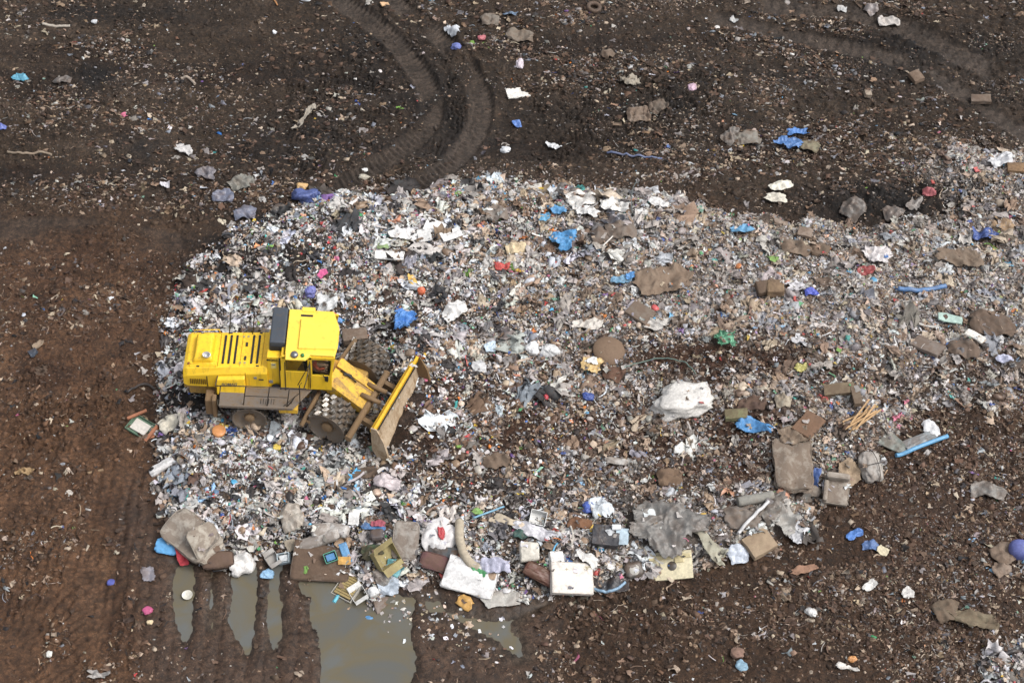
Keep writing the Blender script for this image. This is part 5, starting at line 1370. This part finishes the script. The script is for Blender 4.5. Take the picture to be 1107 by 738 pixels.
# ---- left side ----------------------------------------------------------------
bx = carton('wooden_tray', 152, 463, .85, .7, .12, -28, '#5e7f66', 'tray', 'green board tray with wooden sides lying on brown mud left of the heap', 'wood', flaps=False, inner='#cfc8bd', dirt=.15, tilt=(6, 0), lift=.06)
p = PB(); p.box((-.36, .30, .16), (.1, .75, .1), .01, (0, 0, -.5)); p.box((.50, -.05, .10), (.12, .75, .22), .01); p.box((.72, .05, .08), (.32, .5, .08), .01)
p.build('wooden_side', mat_item('#a3623a', 'wood', .15), bx)
sack('foam_lump', 184, 460, .75, .6, .4, 20, '#d6cdb8', 'foam', 'lumpy cream foam right of the green tray', 'foam', .35, dirt=.1)
wp = slab('white_canister', 178, 507, 1.05, .42, .2, 20, '#dedbd8', 'canister', 'long white plastic canister with a dark cap at the left edge of the heap', 'plastic', rnd=.95, lift=.1, dirt=.06, corner=.1)
p = PB(); p.lathe([(0, .03), (.09, .03), (.10, 0)], Matrix.Translation((-.38, 0, .21)), 18); p.build('cap', M_BLACK, wp)
p = PB(); p.lathe([(0, .10), (.2, .10), (.24, .07), (.25, 0), (0, 0)], None, 24)
for v in p.bm.verts: v.co += Vector((0, 0, .03 * nz(v.co, 4, 3)))
me = bpy.data.meshes.new('orange_disc'); p.bm.to_mesh(me); p.bm.free()
finish(me, 'orange_disc', 237, 468, 0, '#d88a36', 'plastic', .15, 'disc', 'round orange disc lying below the rear of the compactor', None, (6, 0), .14, .3)
sack('yellow_scrap', 300, 484, .28, .22, .12, 0, '#e0c020', 'packet', 'small yellow packet in the litter below the gap between the wheels', dirt=.03)
pipe('black_hose', [(138, 426), (150, 418), (160, 417), (168, 422)], .05, '#2e2b2a', 'hose', 'curved black hose on the mud at the left edge of the heap', lift=.08)
sack('brown_sack', 398, 513, 1.0, .5, .38, 4, '#6f5c4c', 'sack', 'brown sack lying just below the near end of the blade', 'fabric')
sack('white_film_bag', 419, 522, .6, .9, .3, 70, '#cdbfc0', 'plastic bag', 'pinkish white film bag right of the brown sack below the blade', lump=.3, dirt=.15)
sheet('pink_funnel', 349, 300, .45, .3, 50, '#d43a86', 'plastic scrap', 'vivid pink plastic scrap above the yellow cab', fold=.06, dirt=.02, lift=.2)
sack('violet_bag', 335, 317, .38, .42, .25, 0, '#6f74c4', 'plastic bag', 'violet blue bag just above the cab roof', dirt=.05)
sheet('clear_bag', 355, 334, .85, .8, 10, '#c6c8c8', 'plastic film', 'translucent white film bulging behind the cab roof', fold=.18, dirt=.1, lift=.25, torn=.25)
sack('blue_packet', 367, 347, .25, .2, .14, 0, '#4a8fd8', 'packet', 'small bright blue packet beyond the front corner of the cab', dirt=.02)
sack('orange_packet', 361, 342, .2, .18, .14, 0, '#e0702c', 'packet', 'small orange packet beyond the front corner of the cab', dirt=.02)
slab('cardboard_box', 384, 369, .9, .55, .35, 10, '#8a7766', 'cardboard box', 'flattened grey brown cardboard box beyond the front wheels', 'card', rnd=.1, lift=.15, sag=.04)
sheet('blue_bag', 438, 350, 1.0, .85, 0, '#2f84d6', 'plastic bag', 'bright blue crumpled bag above the blade on its own', fold=.22, dirt=.04, lift=.2, torn=.4, folds=2.2)
sack('white_basin', 491, 339, .65, 1.0, .4, -50, '#d6d4d0', 'basin', 'white curved basin lying right of the bright blue bag', 'plastic', .12, dirt=.1)
# ---- middle of the heap ---------------------------------------------------------
W_ = '#e4e2df'
sheet('paper_sheet', 434, 255, .95, .75, -10, W_, 'paper', 'crumpled white paper left of a pile of white boards', 'card', .10, .06, lift=.14, torn=.35)
slab('white_board', 470, 248, .75, .65, .03, -18, W_, 'board', 'flat white board, uppermost of the three overlapping white boards', 'card', rnd=.1, lift=.2, dirt=.05, puff=0, tilt=(6, 4))
slab('white_board', 488, 257, .8, .5, .03, 24, W_, 'board', 'flat white board, rightmost of the three overlapping white boards', 'card', rnd=.1, lift=.24, dirt=.05, puff=0, tilt=(-4, 4))
slab('white_board', 459, 257, .5, .7, .03, 12, '#d8d6d2', 'board', 'flat white board, leftmost of the three overlapping white boards', 'card', rnd=.1, lift=.18, dirt=.08, puff=0, tilt=(3, -5))
slab('foam_sheet', 421, 279, 1.1, .42, .05, -5, '#ece9e2', 'panel', 'long clean white panel lying apart below the white boards', 'foam', rnd=.1, lift=.18, dirt=.03, puff=0)
sheet('green_film', 414, 269, .5, .35, 0, '#8fae6c', 'plastic film', 'pale green film just above the long white panel', lift=.12, fold=.06)
sack('orange_ball', 456, 316, .3, .28, .26, 0, '#e0611f', 'ball', 'bright orange ball below yellow litter', 'plastic', .04, dirt=.02)
sheet('yellow_rag', 446, 305, .35, .7, 20, '#dcae3c', 'rag', 'yellow rag above the bright orange ball', 'fabric', .08, .15, lift=.14, torn=.4)
sack('red_bag', 543, 290, .6, .42, .28, 0, '#c8382c', 'plastic bag', 'red bag in grey litter near the upper middle of the heap', dirt=.1)
sack('cream_cushion', 557, 268, .75, .6, .3, 10, '#d4bd92', 'cushion', 'cream yellow cushion above the red bag', 'fabric', .2, dirt=.1)
sheet('blue_tarp', 609, 262, 1.1, .95, -20, '#3292cf', 'tarpaulin', 'bright blue tarpaulin scrap in the upper middle of the heap', fold=.18, dirt=.06, lift=.2, torn=.4)
sheet('blue_tarp', 602, 230, .9, .42, -30, '#3f94cc', 'tarpaulin', 'narrow blue tarpaulin scrap at the top of the heap', fold=.1, dirt=.12, lift=.15, torn=.4)
sheet('blue_film', 588, 238, .5, .4, 20, '#4aa0cc', 'plastic film', 'little light blue film left of the narrow blue tarpaulin scrap', fold=.1, dirt=.12, lift=.12)
sack('white_bag', 627, 217, 1.0, .95, .45, 20, '#dad5cd', 'sack', 'white crumpled sack at the top edge of the heap, left of the white sheeting', lump=.3, dirt=.12)
sheet('white_sheeting', 636, 231, 1.0, .5, -18, '#dcdad6', 'sheeting', 'small white sheeting below the crumpled white sack at the top edge', fold=.1, dirt=.1, lift=.15)
sheet('white_sheeting', 664, 226, 1.3, .7, -8, '#e2dfd9', 'sheeting', 'large white sheeting in the middle of the top edge of the heap', fold=.13, dirt=.08, lift=.2)
sheet('white_sheeting', 711, 223, .85, .55, -14, '#dfdcd8', 'sheeting', 'white sheeting furthest right along the top edge of the heap', fold=.1, dirt=.1, lift=.15)
sheet('white_sheeting', 693, 233, .6, .4, 0, '#d8d5d0', 'sheeting', 'small white sheeting between the two larger white sheetings', fold=.08, dirt=.12, lift=.13)
sheet('dark_sheeting', 663, 240, 1.0, .42, 4, '#424650', 'sheeting', 'dark blue grey sheeting below the large white sheeting', fold=.08, lift=.12)
sack('grey_sack', 671, 252, 1.1, .85, .4, 5, '#84776b', 'sack', 'round grey brown sack below the dark sheeting', 'fabric', .1)
sack('grey_sack', 652, 256, .9, .8, .35, 20, '#7c7066', 'sack', 'grey brown sack left of the round one', 'fabric', .15)
sack('grey_sack', 538, 234, .85, .7, .35, 10, '#9a9188', 'sack', 'pale grey sack above the cream yellow cushion', 'fabric', .15)
pipe('white_rod', [(651, 272), (662, 261)], .03, '#d8d2c8', 'rod', 'thin whitish rod standing on the grey brown sacks', lift=.3)
pipe('cable', [(683, 236), (682, 222), (686, 208), (690, 202)], .022, '#5d6a6a', 'cable', 'thin grey cable rising from the top edge beside the white sheetings', lift=.2, arch=.35)
sheet('brown_blanket', 716, 306, 2.3, 1.35, 14, '#8d7761', 'blanket', 'large brown blanket spread on the heap right of blue scraps', 'fabric', .12, .35, lift=.18, n=44)
slab('brown_board', 692, 341, .95, .75, .12, -38, '#837566', 'board', 'grey brown rounded board below the large brown blanket', 'card', rnd=.3, lift=.14, sag=.03)
sheet('blue_film', 671, 305, .9, .42, 10, '#5f9cc0', 'plastic film', 'faded blue film left of the large brown blanket', fold=.08, dirt=.3, lift=.13, torn=.4)
sheet('blue_film', 681, 302, .42, .26, 10, '#2f8ed6', 'plastic film', 'small vivid blue film on the left edge of the large brown blanket', fold=.06, dirt=.05, lift=.2)
sack('white_bag', 576, 378, .5, .5, .3, 0, '#e2e2e2', 'plastic bag', 'small clean white bag, left one of the pair in the middle of the heap', dirt=.05, knot=True)
sack('white_bag', 595, 381, .65, .45, .3, -10, '#dedddb', 'plastic bag', 'wider clean white bag, right one of the pair in the middle of the heap', dirt=.05, knot=True)
sheet('pale_blue_wrap', 530, 379, .5, .5, 10, '#b9cddc', 'plastic film', 'pale blue wrap left of the clean white bags', fold=.1, dirt=.08, lift=.12)
sack('grey_white_bag', 518, 397, .5, .42, .25, 0, '#c9c8c8', 'plastic bag', 'grey white bag below the pale blue wrap', dirt=.1)
p = PB(); p.lathe([(0, .12), (.12, .13), (.35, .10), (.58, .04), (.60, .0), (.56, .0), (.3, .1), (0, .16)], None, 28)
for v in p.bm.verts: v.co += Vector((0, 0, .05 * nz(v.co, 2, 8)))
me = bpy.data.meshes.new('parasol'); p.bm.to_mesh(me); p.bm.free()
finish(me, 'woven_basket', 658, 381, 0, '#7d6248', 'wood', .3, 'basket', 'flattened round woven brown basket in the middle of the heap', None, (10, 5), .14, .6)
sheet('yellow_rimmed_bag', 640, 397, .8, .75, 0, '#d8b36a', 'bag', 'yellow bag with white middle left of a brown leather cushion', fold=.12, dirt=.1, lift=.16)
sheet('white_paper', 640, 396, .42, .42, 0, '#dfdcd8', 'paper', 'white paper lying on the yellow bag', 'card', .06, .05, lift=.3)
sack('leather_cushion', 663, 404, .8, .7, .3, -20, '#6e4a36', 'cushion', 'brown leather cushion right of the yellow bag', 'fabric', .15)
sack('blue_lump', 636, 430, .42, .28, .2, 0, '#24479a', 'plastic bag', 'deep blue bag in brown earthy litter below the leather cushion', dirt=.04)
sack('red_lump', 590, 430, .22, .25, .16, 0, '#c42a3c', 'packet', 'small red packet left of the deep blue bag', dirt=.04)
sheet('cream_film', 635, 352, 1.2, .5, 5, '#cfc6ba', 'plastic film', 'cream film in grey litter above the round woven basket', fold=.1, dirt=.2, lift=.13, torn=.4)
sheet('cream_film', 711, 353, .9, .7, 30, '#cdc7be', 'plastic film', 'cream film below the grey brown rounded board', fold=.12, dirt=.2, lift=.13, torn=.4)
pipe('green_cable', [(672, 402), (690, 396), (715, 391), (740, 395), (752, 408)], .022, '#5c7a70', 'cable', 'thin green cable curving over the litter above the big white sack', lift=.2)
slab('tan_carton', 796, 452, .8, .42, .25, 0, '#8a8a5a', 'carton', 'olive carton above the bright blue tarpaulin near the rusty board', 'card', rnd=.1, lift=.08)
sack('brown_cushion', 537, 500, .9, .55, .35, 0, '#7b6754', 'cushion', 'tan brown cushion in litter right of the compactor', 'fabric', .12)
slab('white_board', 666, 500, .8, .26, .04, -18, '#d9d4cc', 'board', 'narrow white board in brown litter above the grey tarpaulin', 'card', rnd=.1, lift=.12, puff=0)
# ---- upper right --------------------------------------------------------------------
sheet('blue_tarp', 862, 146, .95, .35, -8, '#3f83d0', 'tarpaulin', 'upper narrow blue tarpaulin scrap on the dark slope', fold=.1, dirt=.12, lift=.12, torn=.4)
sheet('blue_tarp', 852, 158, 1.1, .6, -18, '#3d78bb', 'tarpaulin', 'lower wide blue tarpaulin scrap on the dark slope', fold=.14, dirt=.15, lift=.14, torn=.4)
sack('olive_bag', 874, 160, .8, .6, .35, -20, '#8a8468', 'sack', 'olive grey sack touching the lower blue tarpaulin scrap', 'fabric', .2)
sack('grey_sack', 808, 152, 1.0, .6, .35, 5, '#8e8a80', 'sack', 'pale grey sack left of the blue tarpaulin scraps', 'fabric', .12)
sack('grey_sack', 790, 148, .8, .6, .3, 35, '#86807a', 'sack', 'smaller grey sack behind the pale grey sack on the dark slope', 'fabric', .25)
sheet('cream_board', 844, 203, 1.0, .5, 20, '#dcd6c4', 'board', 'bent cream board on dark ground above the heap, upper one of two', 'card', .05, .06, lift=.16, torn=.15)
sheet('cream_board', 838, 217, .95, .5, -14, '#d3cbb8', 'board', 'bent cream board on dark ground above the heap, lower one of two', 'card', .07, .1, lift=.14, torn=.2)
p = PB(); p.lathe([(.18, -.09), (.30, -.11), (.34, -.05), (.34, .05), (.30, .11), (.18, .09)], None, 28, True)
me = bpy.data.meshes.new('tyre'); p.bm.to_mesh(me); p.bm.free()
finish(me, 'tyre', 642, 10, 0, '#4b4744', 'rubber', .5, 'tyre', 'old car tyre lying flat on dark mud at the top edge', None, (4, 0), .12, .35)
sack('film_bag', 922, 226, .9, .75, .35, -40, '#76706a', 'plastic bag', 'translucent grey bag on the black earth patch right of the cream boards', lump=.25)
sack('film_bag', 965, 232, .8, .6, .3, 20, '#7c746e', 'plastic bag', 'dirty grey bag on the black earth patch, left of the upright film', lump=.25)
sheet('film_scrap', 987, 226, .8, .5, 60, '#918a84', 'plastic film', 'crumpled grey film at the right side of the black earth patch', fold=.15, lift=.16)
slab('cardboard', 843, 244, .55, .4, .1, -5, '#a59280', 'cardboard', 'beige cardboard at the lower rim of the black earth patch, left piece', 'card', rnd=.1, lift=.14)
slab('cardboard', 870, 254, .55, .45, .1, -15, '#a08c7a', 'cardboard', 'beige cardboard at the lower rim of the black earth patch, right piece', 'card', rnd=.1, lift=.14)
sheet('blue_film', 802, 251, 1.0, .4, 5, '#4f9bc8', 'plastic film', 'blue film on the heap below the cream boards', fold=.1, dirt=.15, lift=.14, torn=.4)
sack('brown_sack', 860, 270, 1.1, .7, .35, -12, '#8c7864', 'sack', 'tan sack on the upper right of the heap, left of a darker one', 'fabric')
sack('brown_sack', 887, 272, .75, .6, .35, 0, '#76624e', 'sack', 'dark tan sack on the upper right of the heap', 'fabric')
slab('tan_box', 837, 317, .65, .62, .4, 0, '#977a55', 'box', 'square tan box standing alone in grey litter', 'card', rnd=.25, lift=.08)
slab('dark_box', 824, 315, .5, .55, .3, 10, '#6b5845', 'box', 'dark brown box touching the left side of the square tan box', 'card', rnd=.25, lift=.08)
sack('royal_blue_bag', 877, 317, .5, .36, .2, 0, '#3a4fc4', 'plastic bag', 'royal blue bag right of the square tan box', dirt=.04)
pipe('blue_pole', [(970, 315), (995, 317), (1022, 312)], .09, '#4a7fb8', 'pole', 'dusty blue pole lying across the right of the heap', lift=.16, dirt=.25)
sheet('blue_bag', 1063, 257, 1.0, .55, -6, '#35549c', 'plastic bag', 'navy blue crumpled bag near the upper right edge of the heap', fold=.16, dirt=.1, lift=.18)
sack('tan_cardboard', 1082, 244, .9, .55, .22, -28, '#b8966c', 'cardboard', 'rounded tan cardboard right above the navy blue bag', 'card')
sheet('brown_mat', 1034, 282, 2.0, 1.0, -8, '#85725e', 'mat', 'large brown mat on the upper right of the heap', 'fabric', .10, .35, lift=.2, n=40)
slab('mint_sheet', 1026, 347, .9, .36, .06, -6, '#a3c0b4', 'foam board', 'mint green foam board on the right of the heap', 'foam', rnd=.5, lift=.18, dirt=.1, sag=.05)
sack('brown_sack', 1071, 353, 1.6, 1.2, .5, -10, '#6b5a4c', 'sack', 'biggest dark brown sack near the right edge', 'fabric', .2)
slab('grey_slab', 1002, 377, 1.1, .75, .14, -38, '#8b7d72', 'slab', 'grey tan slab left of the brown sacks near the right edge', 'card', rnd=.2, lift=.1, sag=.02)
sack('brown_sack', 1042, 378, 1.1, .75, .4, 0, '#77675a', 'sack', 'grey brown sack between the slab and the biggest brown sack', 'fabric')
slab('white_board', 1052, 370, .7, .36, .05, -38, '#d9d4ca', 'board', 'white board lying on the grey brown sack near the right edge', 'card', rnd=.1, lift=.5, dirt=.08, puff=0)
sheet('green_netting', 783, 371, 1.0, .85, 10, '#5fae84', 'netting', 'bright green netting bunched up on the grey heap', fold=.2, dirt=.15, lift=.18, torn=.7, folds=2.6)
sheet('lilac_film', 1086, 390, .6, .35, -10, '#b3b6cf', 'plastic film', 'pale lilac film near the right edge below the biggest brown sack', lift=.14, fold=.08, dirt=.1)
sheet('yellow_netting', 866, 400, .55, .35, 0, '#c8c05a', 'netting', 'yellow green netting in brown litter above the timber block', lift=.12, fold=.08, torn=.6)
sheet('white_film', 948, 278, 1.3, .85, -14, '#d0c8c6', 'plastic film', 'pinkish white film on the upper right of the heap', fold=.12, dirt=.15, lift=.16, torn=.4)
sack('red_bag', 936, 293, .65, .4, .22, 0, '#a03a38', 'plastic bag', 'dark red bag below the pinkish white film', dirt=.15)
sack('pink_bag', 1004, 209, .5, .36, .25, -10, '#b8575c', 'plastic bag', 'pink red bag beside the black earth patch', dirt=.12)
sack('white_bag', 1081, 175, .95, .75, .4, 20, '#cfcfd2', 'plastic bag', 'white crumpled bag near the upper right edge of the heap', lump=.35, dirt=.12)
slab('orange_board', 1098, 184, .7, .45, .12, -5, '#a07a4c', 'board', 'ochre board right below the white crumpled bag', 'card', rnd=.2, lift=.12)
sack('white_film_bag', 960, 24, .9, .55, .3, -4, '#c8c0b8', 'plastic bag', 'whitish bag on dark earth near the top edge', lump=.3, dirt=.25)
sack('grey_film_bag', 941, 14, .5, .6, .25, 30, '#a39a98', 'plastic bag', 'grey film bag just left of the whitish bag near the top edge', lump=.3)
sheet('grey_film', 910, 11, .5, .26, -20, '#c8c8c6', 'plastic film', 'pale film near the top edge, left of the grey film bag', lift=.08)
slab('carton', 990, 86, .48, .55, .22, 25, '#8a735e', 'carton', 'brown carton on the dark slope at the upper right', 'card', rnd=.15)
slab('carton', 1060, 110, .8, .42, .2, -6, '#857363', 'carton', 'flat brown carton on the dark slope near the right edge', 'card', rnd=.15)
slab('carton', 937, 104, .3, .28, .18, 5, '#b3a38e', 'carton', 'little pale carton on the dark slope', 'card', rnd=.15)
sack('pink_scrap', 748, 95, .35, .4, .14, 0, '#cfa8bc', 'wrapper', 'pinkish white wrapper on the dark slope', dirt=.1)
sheet('white_scrap', 793, 23, .42, .35, -40, '#c9cbc9', 'plastic film', 'small whitish film on the dark slope near the top edge', lift=.08)
# ---- upper middle --------------------------------------------------------------------
slab('white_board', 560, 102, .95, .55, .05, 14, '#dcd8cf', 'board', 'white and beige board lying on dark mud above the heap', 'card', rnd=.1, lift=.08, dirt=.15, puff=0)
sack('white_lump', 547, 163, .4, .32, .16, 0, '#dfe2e6', 'plastic bag', 'small rounded white bag on dark mud, left of the elongated one', dirt=.04)
sheet('white_strip', 598, 160, .75, .3, -28, '#dcdde0', 'plastic film', 'elongated white film on dark mud above the heap', fold=.07, dirt=.05, lift=.1)
sheet('blue_strap', 559, 136, .36, .5, 20, '#4479c8', 'plastic film', 'small blue film on dark mud below the white and beige board', fold=.06, dirt=.08, lift=.08)
sack('round_sack', 690, 125, .95, .75, .35, 5, '#8f7d6c', 'sack', 'round beige brown sack alone on dark ground above the heap', 'fabric', .08)
sack('grey_sack', 711, 116, .8, .6, .28, 30, '#6f6458', 'sack', 'dull brown sack up and right of the round beige one', 'fabric', .25)
sack('brown_sack', 656, 60, .6, .5, .25, 40, '#776655', 'sack', 'small brown sack on the dark slope below the tyre', 'fabric')
sheet('frayed_fibre', 682, 90, 1.2, .6, -10, '#aaa08e', 'fibre bundle', 'pale frayed fibre bundle on dark ground above the round sack', 'fabric', .14, .3, lift=.12, torn=.8, folds=3)
sack('khaki_sack', 563, 41, 1.1, .65, .3, -8, '#85796a', 'sack', 'khaki sack on the dark slope near the top, right of the pink scrap', 'fabric')
sack('round_grey_sack', 529, 22, .75, .75, .35, 0, '#857c70', 'sack', 'round grey sack on the dark slope near the top', 'fabric')
sheet('blue_film', 551, 16, .75, .3, 0, '#5f7f9f', 'plastic film', 'dull blue film right of the round grey sack near the top', lift=.08, dirt=.3)
sack('pink_scrap', 521, 42, .3, .26, .14, 0, '#c4616a', 'packet', 'pink red packet left of the khaki sack', dirt=.1)
sheet('white_rag', 490, 34, .6, .9, 20, '#c4c9d0', 'rag', 'whitish lilac rag hanging above a violet bag near the top', fold=.12, dirt=.15, lift=.12, torn=.5)
sack('violet_bag', 493, 52, .45, .4, .2, -20, '#5f6fb8', 'plastic bag', 'violet blue bag below the whitish rag near the top', dirt=.08)
slab('orange_board', 416, 6, .38, .28, .05, 20, '#d8aa76', 'board', 'small orange tan board between the two curved tyre tracks', 'card', lift=.06, puff=0, dirt=.08)
sack('white_pink_scrap', 562, 70, .3, .5, .14, 0, '#d2c3cc', 'wrapper', 'white and pink wrapper below the khaki sack', dirt=.1)
sack('cream_stone', 394, 193, .4, .26, .15, 5, '#bdb4a0', 'packet', 'cream packet on the mud at the lower end of the inner tyre track', dirt=.1)
sack('white_scrap', 395, 185, .26, .16, .1, 5, '#dcdcd8', 'packet', 'tiny white packet just above the cream packet', dirt=.05)
sack('grey_bag', 487, 193, .55, .3, .18, 5, '#98948e', 'plastic bag', 'small grey bag at the top edge of the heap, near the outer tyre track')
sheet('timber_plank', 583, 205, 1.5, .28, -28, '#6e5140', 'plank', 'split brown timber at the top edge of the heap', 'wood', .03, .2, lift=.12, torn=.25)
pipe('blue_strip', [(656, 166), (680, 169), (700, 170), (716, 171)], .045, '#5f7099', 'strip', 'dusty blue plastic strip lying on the dark ground above the white sheetings', lift=.05)
# ---- upper left -----------------------------------------------------------------------
sheet('torn_fabric_strip', 328, 131, 1.9, .36, 62, '#aaa08f', 'fabric strip', 'long torn pale fabric strip on dark mud left of the tyre tracks', 'fabric', .10, .25, lift=.12, torn=.35)
bag_l = [(223, 190, .78, .62, 5, '#77747c', 'round grey bag, upper left of the four filled bags on dark mud'), (262, 199, .95, .75, 22, '#85847a', 'square grey green bag, rightmost of the four filled bags on dark mud'),
         (242, 215, .82, .55, -4, '#747b92', 'grey blue bag in the middle of the four filled bags on dark mud'), (266, 231, .85, .6, 6, '#747c94', 'blue striped bag, lowest of the four filled bags on dark mud')]
for i_, (a, b_, l_, w_, yw, hx, lb) in enumerate(bag_l):
    sack('filled_bag', a, b_, l_, w_, .38, yw, hx, 'bag', lb, 'film', .14, dirt=.3, group='filled bags left of the heap on dark mud')
sack('blue_bag', 330, 217, .85, .75, .45, 10, '#44599a', 'plastic bag', 'deep blue bag at the upper left corner of the heap', lump=.22, dirt=.1, knot=True)
sack('yellow_scrap', 326, 203, .42, .35, .18, 0, '#d0a45e', 'packet', 'golden yellow packet right above the deep blue bag', dirt=.1)
sack('white_scrap', 338, 206, .3, .22, .16, 0, '#e0e0dc', 'packet', 'white packet right of the golden yellow packet', dirt=.05)
sack('grey_bag', 302, 227, .55, .42, .28, 0, '#716c66', 'bag', 'dull grey bag between blue striped bag and deep blue bag')
sheet('white_rag', 200, 164, .9, .6, -25, '#cbc7c4', 'rag', 'torn white rag above the four filled bags', fold=.10, dirt=.2, lift=.1, torn=.6)
sheet('white_rag', 179, 201, .4, .32, 0, '#d0ccd2', 'rag', 'small whitish rag left of the four filled bags', fold=.08, dirt=.1, lift=.08, torn=.5)
sheet('turquoise_rag', 22, 86, .75, .36, -30, '#3f9bb8', 'rag', 'turquoise rag on dark mud near the left edge', fold=.08, dirt=.15, lift=.08, torn=.5)
sack('grey_bag', 68, 88, .8, .42, .25, -4, '#6f6b68', 'plastic bag', 'grey bag left of the black patch of mud at the upper left')
sheet('blue_rag', 2, 138, .4, .3, 0, '#5568b8', 'rag', 'blue rag at the very left edge', fold=.06, dirt=.05, lift=.07)
pipe('driftwood', [(196, 86), (204, 85), (211, 92)], .06, '#a89684', 'branch', 'short curved pale branch on dark mud above the torn white rag', 'wood', .05)
pipe('thin_branch', [(46, 27), (60, 28), (76, 29)], .06, '#b0a596', 'branch', 'pale straight branch near the top left corner', 'wood', .05)
pipe('root', [(8, 165), (25, 167), (44, 165), (56, 168)], .05, '#96836c', 'root', 'forked pale root on dark mud near the left edge', 'wood', .05)
sack('white_scrap', 297, 36, .18, .18, .1, 0, '#e4e6ea', 'packet', 'tiny white packet near the top, left of the inner tyre track', dirt=.02)
sack('white_scrap', 331, 1, .42, .18, .12, 0, '#dfe2e8', 'wrapper', 'white wrapper at the top edge left of the inner tyre track', dirt=.02)
sack('white_scrap', 102, 24, .26, .18, .12, 0, '#cdd0d4', 'packet', 'whitish packet near the top left corner', dirt=.08)
pipe('orange_strap', [(295, 0), (298, 3), (300, 7)], .035, '#c4823a', 'strap', 'short orange strap at the top edge', lift=.05)
# ---- mud at the lower left ---------------------------------------------------------
p = PB(); p.lathe([(0, .03), (.10, .03), (.16, .09), (.18, .10), (.17, .06), (.11, 0), (0, 0)], None, 24)
me = bpy.data.meshes.new('bowl'); p.bm.to_mesh(me); p.bm.free()
x_, y_, z_ = place(203, 645)
o = finish(me, 'bowl', 203, 645, 0, '#d8d4c4', 'plastic', .1, 'bowl', 'small white bowl floating in the grey puddle strip', None, (0, 0), .1, .2); o.location.z = WATER_Z + .0; o.rotation_quaternion = (1, 0, 0, 0)
sack('pink_scrap', 160, 660, .32, .28, .1, 30, '#c4407c', 'wrapper', 'pink wrapper on the mud left of the puddle strips', dirt=.05)
sack('blue_disc', 120, 630, .26, .26, .08, 0, '#4a55b0', 'disc', 'small violet blue disc on the brown mud at the lower left', 'plastic', .05, dirt=.05)
sheet('tan_board', 27, 510, .65, .3, 10, '#a08050', 'board', 'ochre wooden board on brown mud at the left edge', 'wood', .03, .15, lift=.05)
pipe('tan_stick', [(95, 512), (112, 508)], .05, '#8f7350', 'stick', 'ochre stick on brown mud left of the heap', 'wood', .04)
sheet('foil_scrap', 107, 731, .75, .3, 0, '#a9a6a2', 'foil', 'silvery foil at the bottom edge left of the puddles', fold=.08, lift=.07, torn=.5)
sack('white_stone', 54, 707, .18, .2, .1, 0, '#d8d6cc', 'packet', 'tiny white packet on brown mud near the bottom left', dirt=.05)
sack('cream_stone', 162, 673, .2, .16, .1, 0, '#d6be90', 'packet', 'tiny cream packet below the pink wrapper', dirt=.05)
sheet('navy_rag', 36, 382, .35, .4, 30, '#3a4656', 'rag', 'navy rag next to a tan scrap on brown mud at the left', fold=.06, lift=.06)
sheet('tan_scrap', 42, 373, .38, .5, -30, '#a48c70', 'cardboard', 'tan cardboard scrap next to the navy rag', 'card', .05, lift=.06)
sheet('wet_film', 160, 656 - 35, .5, .7, 5, '#8f8c96', 'plastic film', 'greyish wet film on the mud left of the grey puddle strip', fold=.04, lift=.05, torn=.5, dirt=.35)
make_litter()
# ------------------------------------------------------------------ camera and daylight
cam = bpy.data.cameras.new('camera'); co = bpy.data.objects.new('camera', cam); COL.objects.link(co)
co.location = CAM; co.rotation_euler = (R(90) - TH, 0, 0)
cam.sensor_width = 36; cam.lens = 36 * F / 1107
cam.clip_start = 1; cam.clip_end = 3000
scene.camera = co
SUN_EL, SUN_AZ = R(55), R(104)          # azimuth clockwise from +Y
w = bpy.data.worlds.new('World'); scene.world = w; w.use_nodes = True
nt = w.node_tree; bg = nt.nodes['Background']
sky = nt.nodes.new('ShaderNodeTexSky'); sky.sky_type = 'NISHITA'; sky.sun_disc = False
sky.sun_elevation = SUN_EL; sky.sun_rotation = SUN_AZ; sky.dust_density = 4; sky.air_density = 1.0
hs = nt.nodes.new('ShaderNodeHueSaturation'); hs.inputs['Saturation'].default_value = .28
nt.links.new(sky.outputs[0], hs.inputs['Color']); nt.links.new(hs.outputs[0], bg.inputs['Color'])
bg.inputs['Strength'].default_value = .15
sl = bpy.data.lights.new('sun', 'SUN'); so = bpy.data.objects.new('sun', sl); COL.objects.link(so)
sl.energy = 1.3; sl.angle = R(30); sl.color = (1.0, .965, .92)
d = Vector((math.sin(SUN_AZ) * math.cos(SUN_EL), math.cos(SUN_AZ) * math.cos(SUN_EL), math.sin(SUN_EL)))
so.rotation_euler = d.to_track_quat('Z', 'Y').to_euler(); so.location = (0, 0, 60)
scene.view_settings.view_transform = 'Standard'; scene.view_settings.look = 'None'
scene.view_settings.exposure = .52; scene.view_settings.gamma = 1
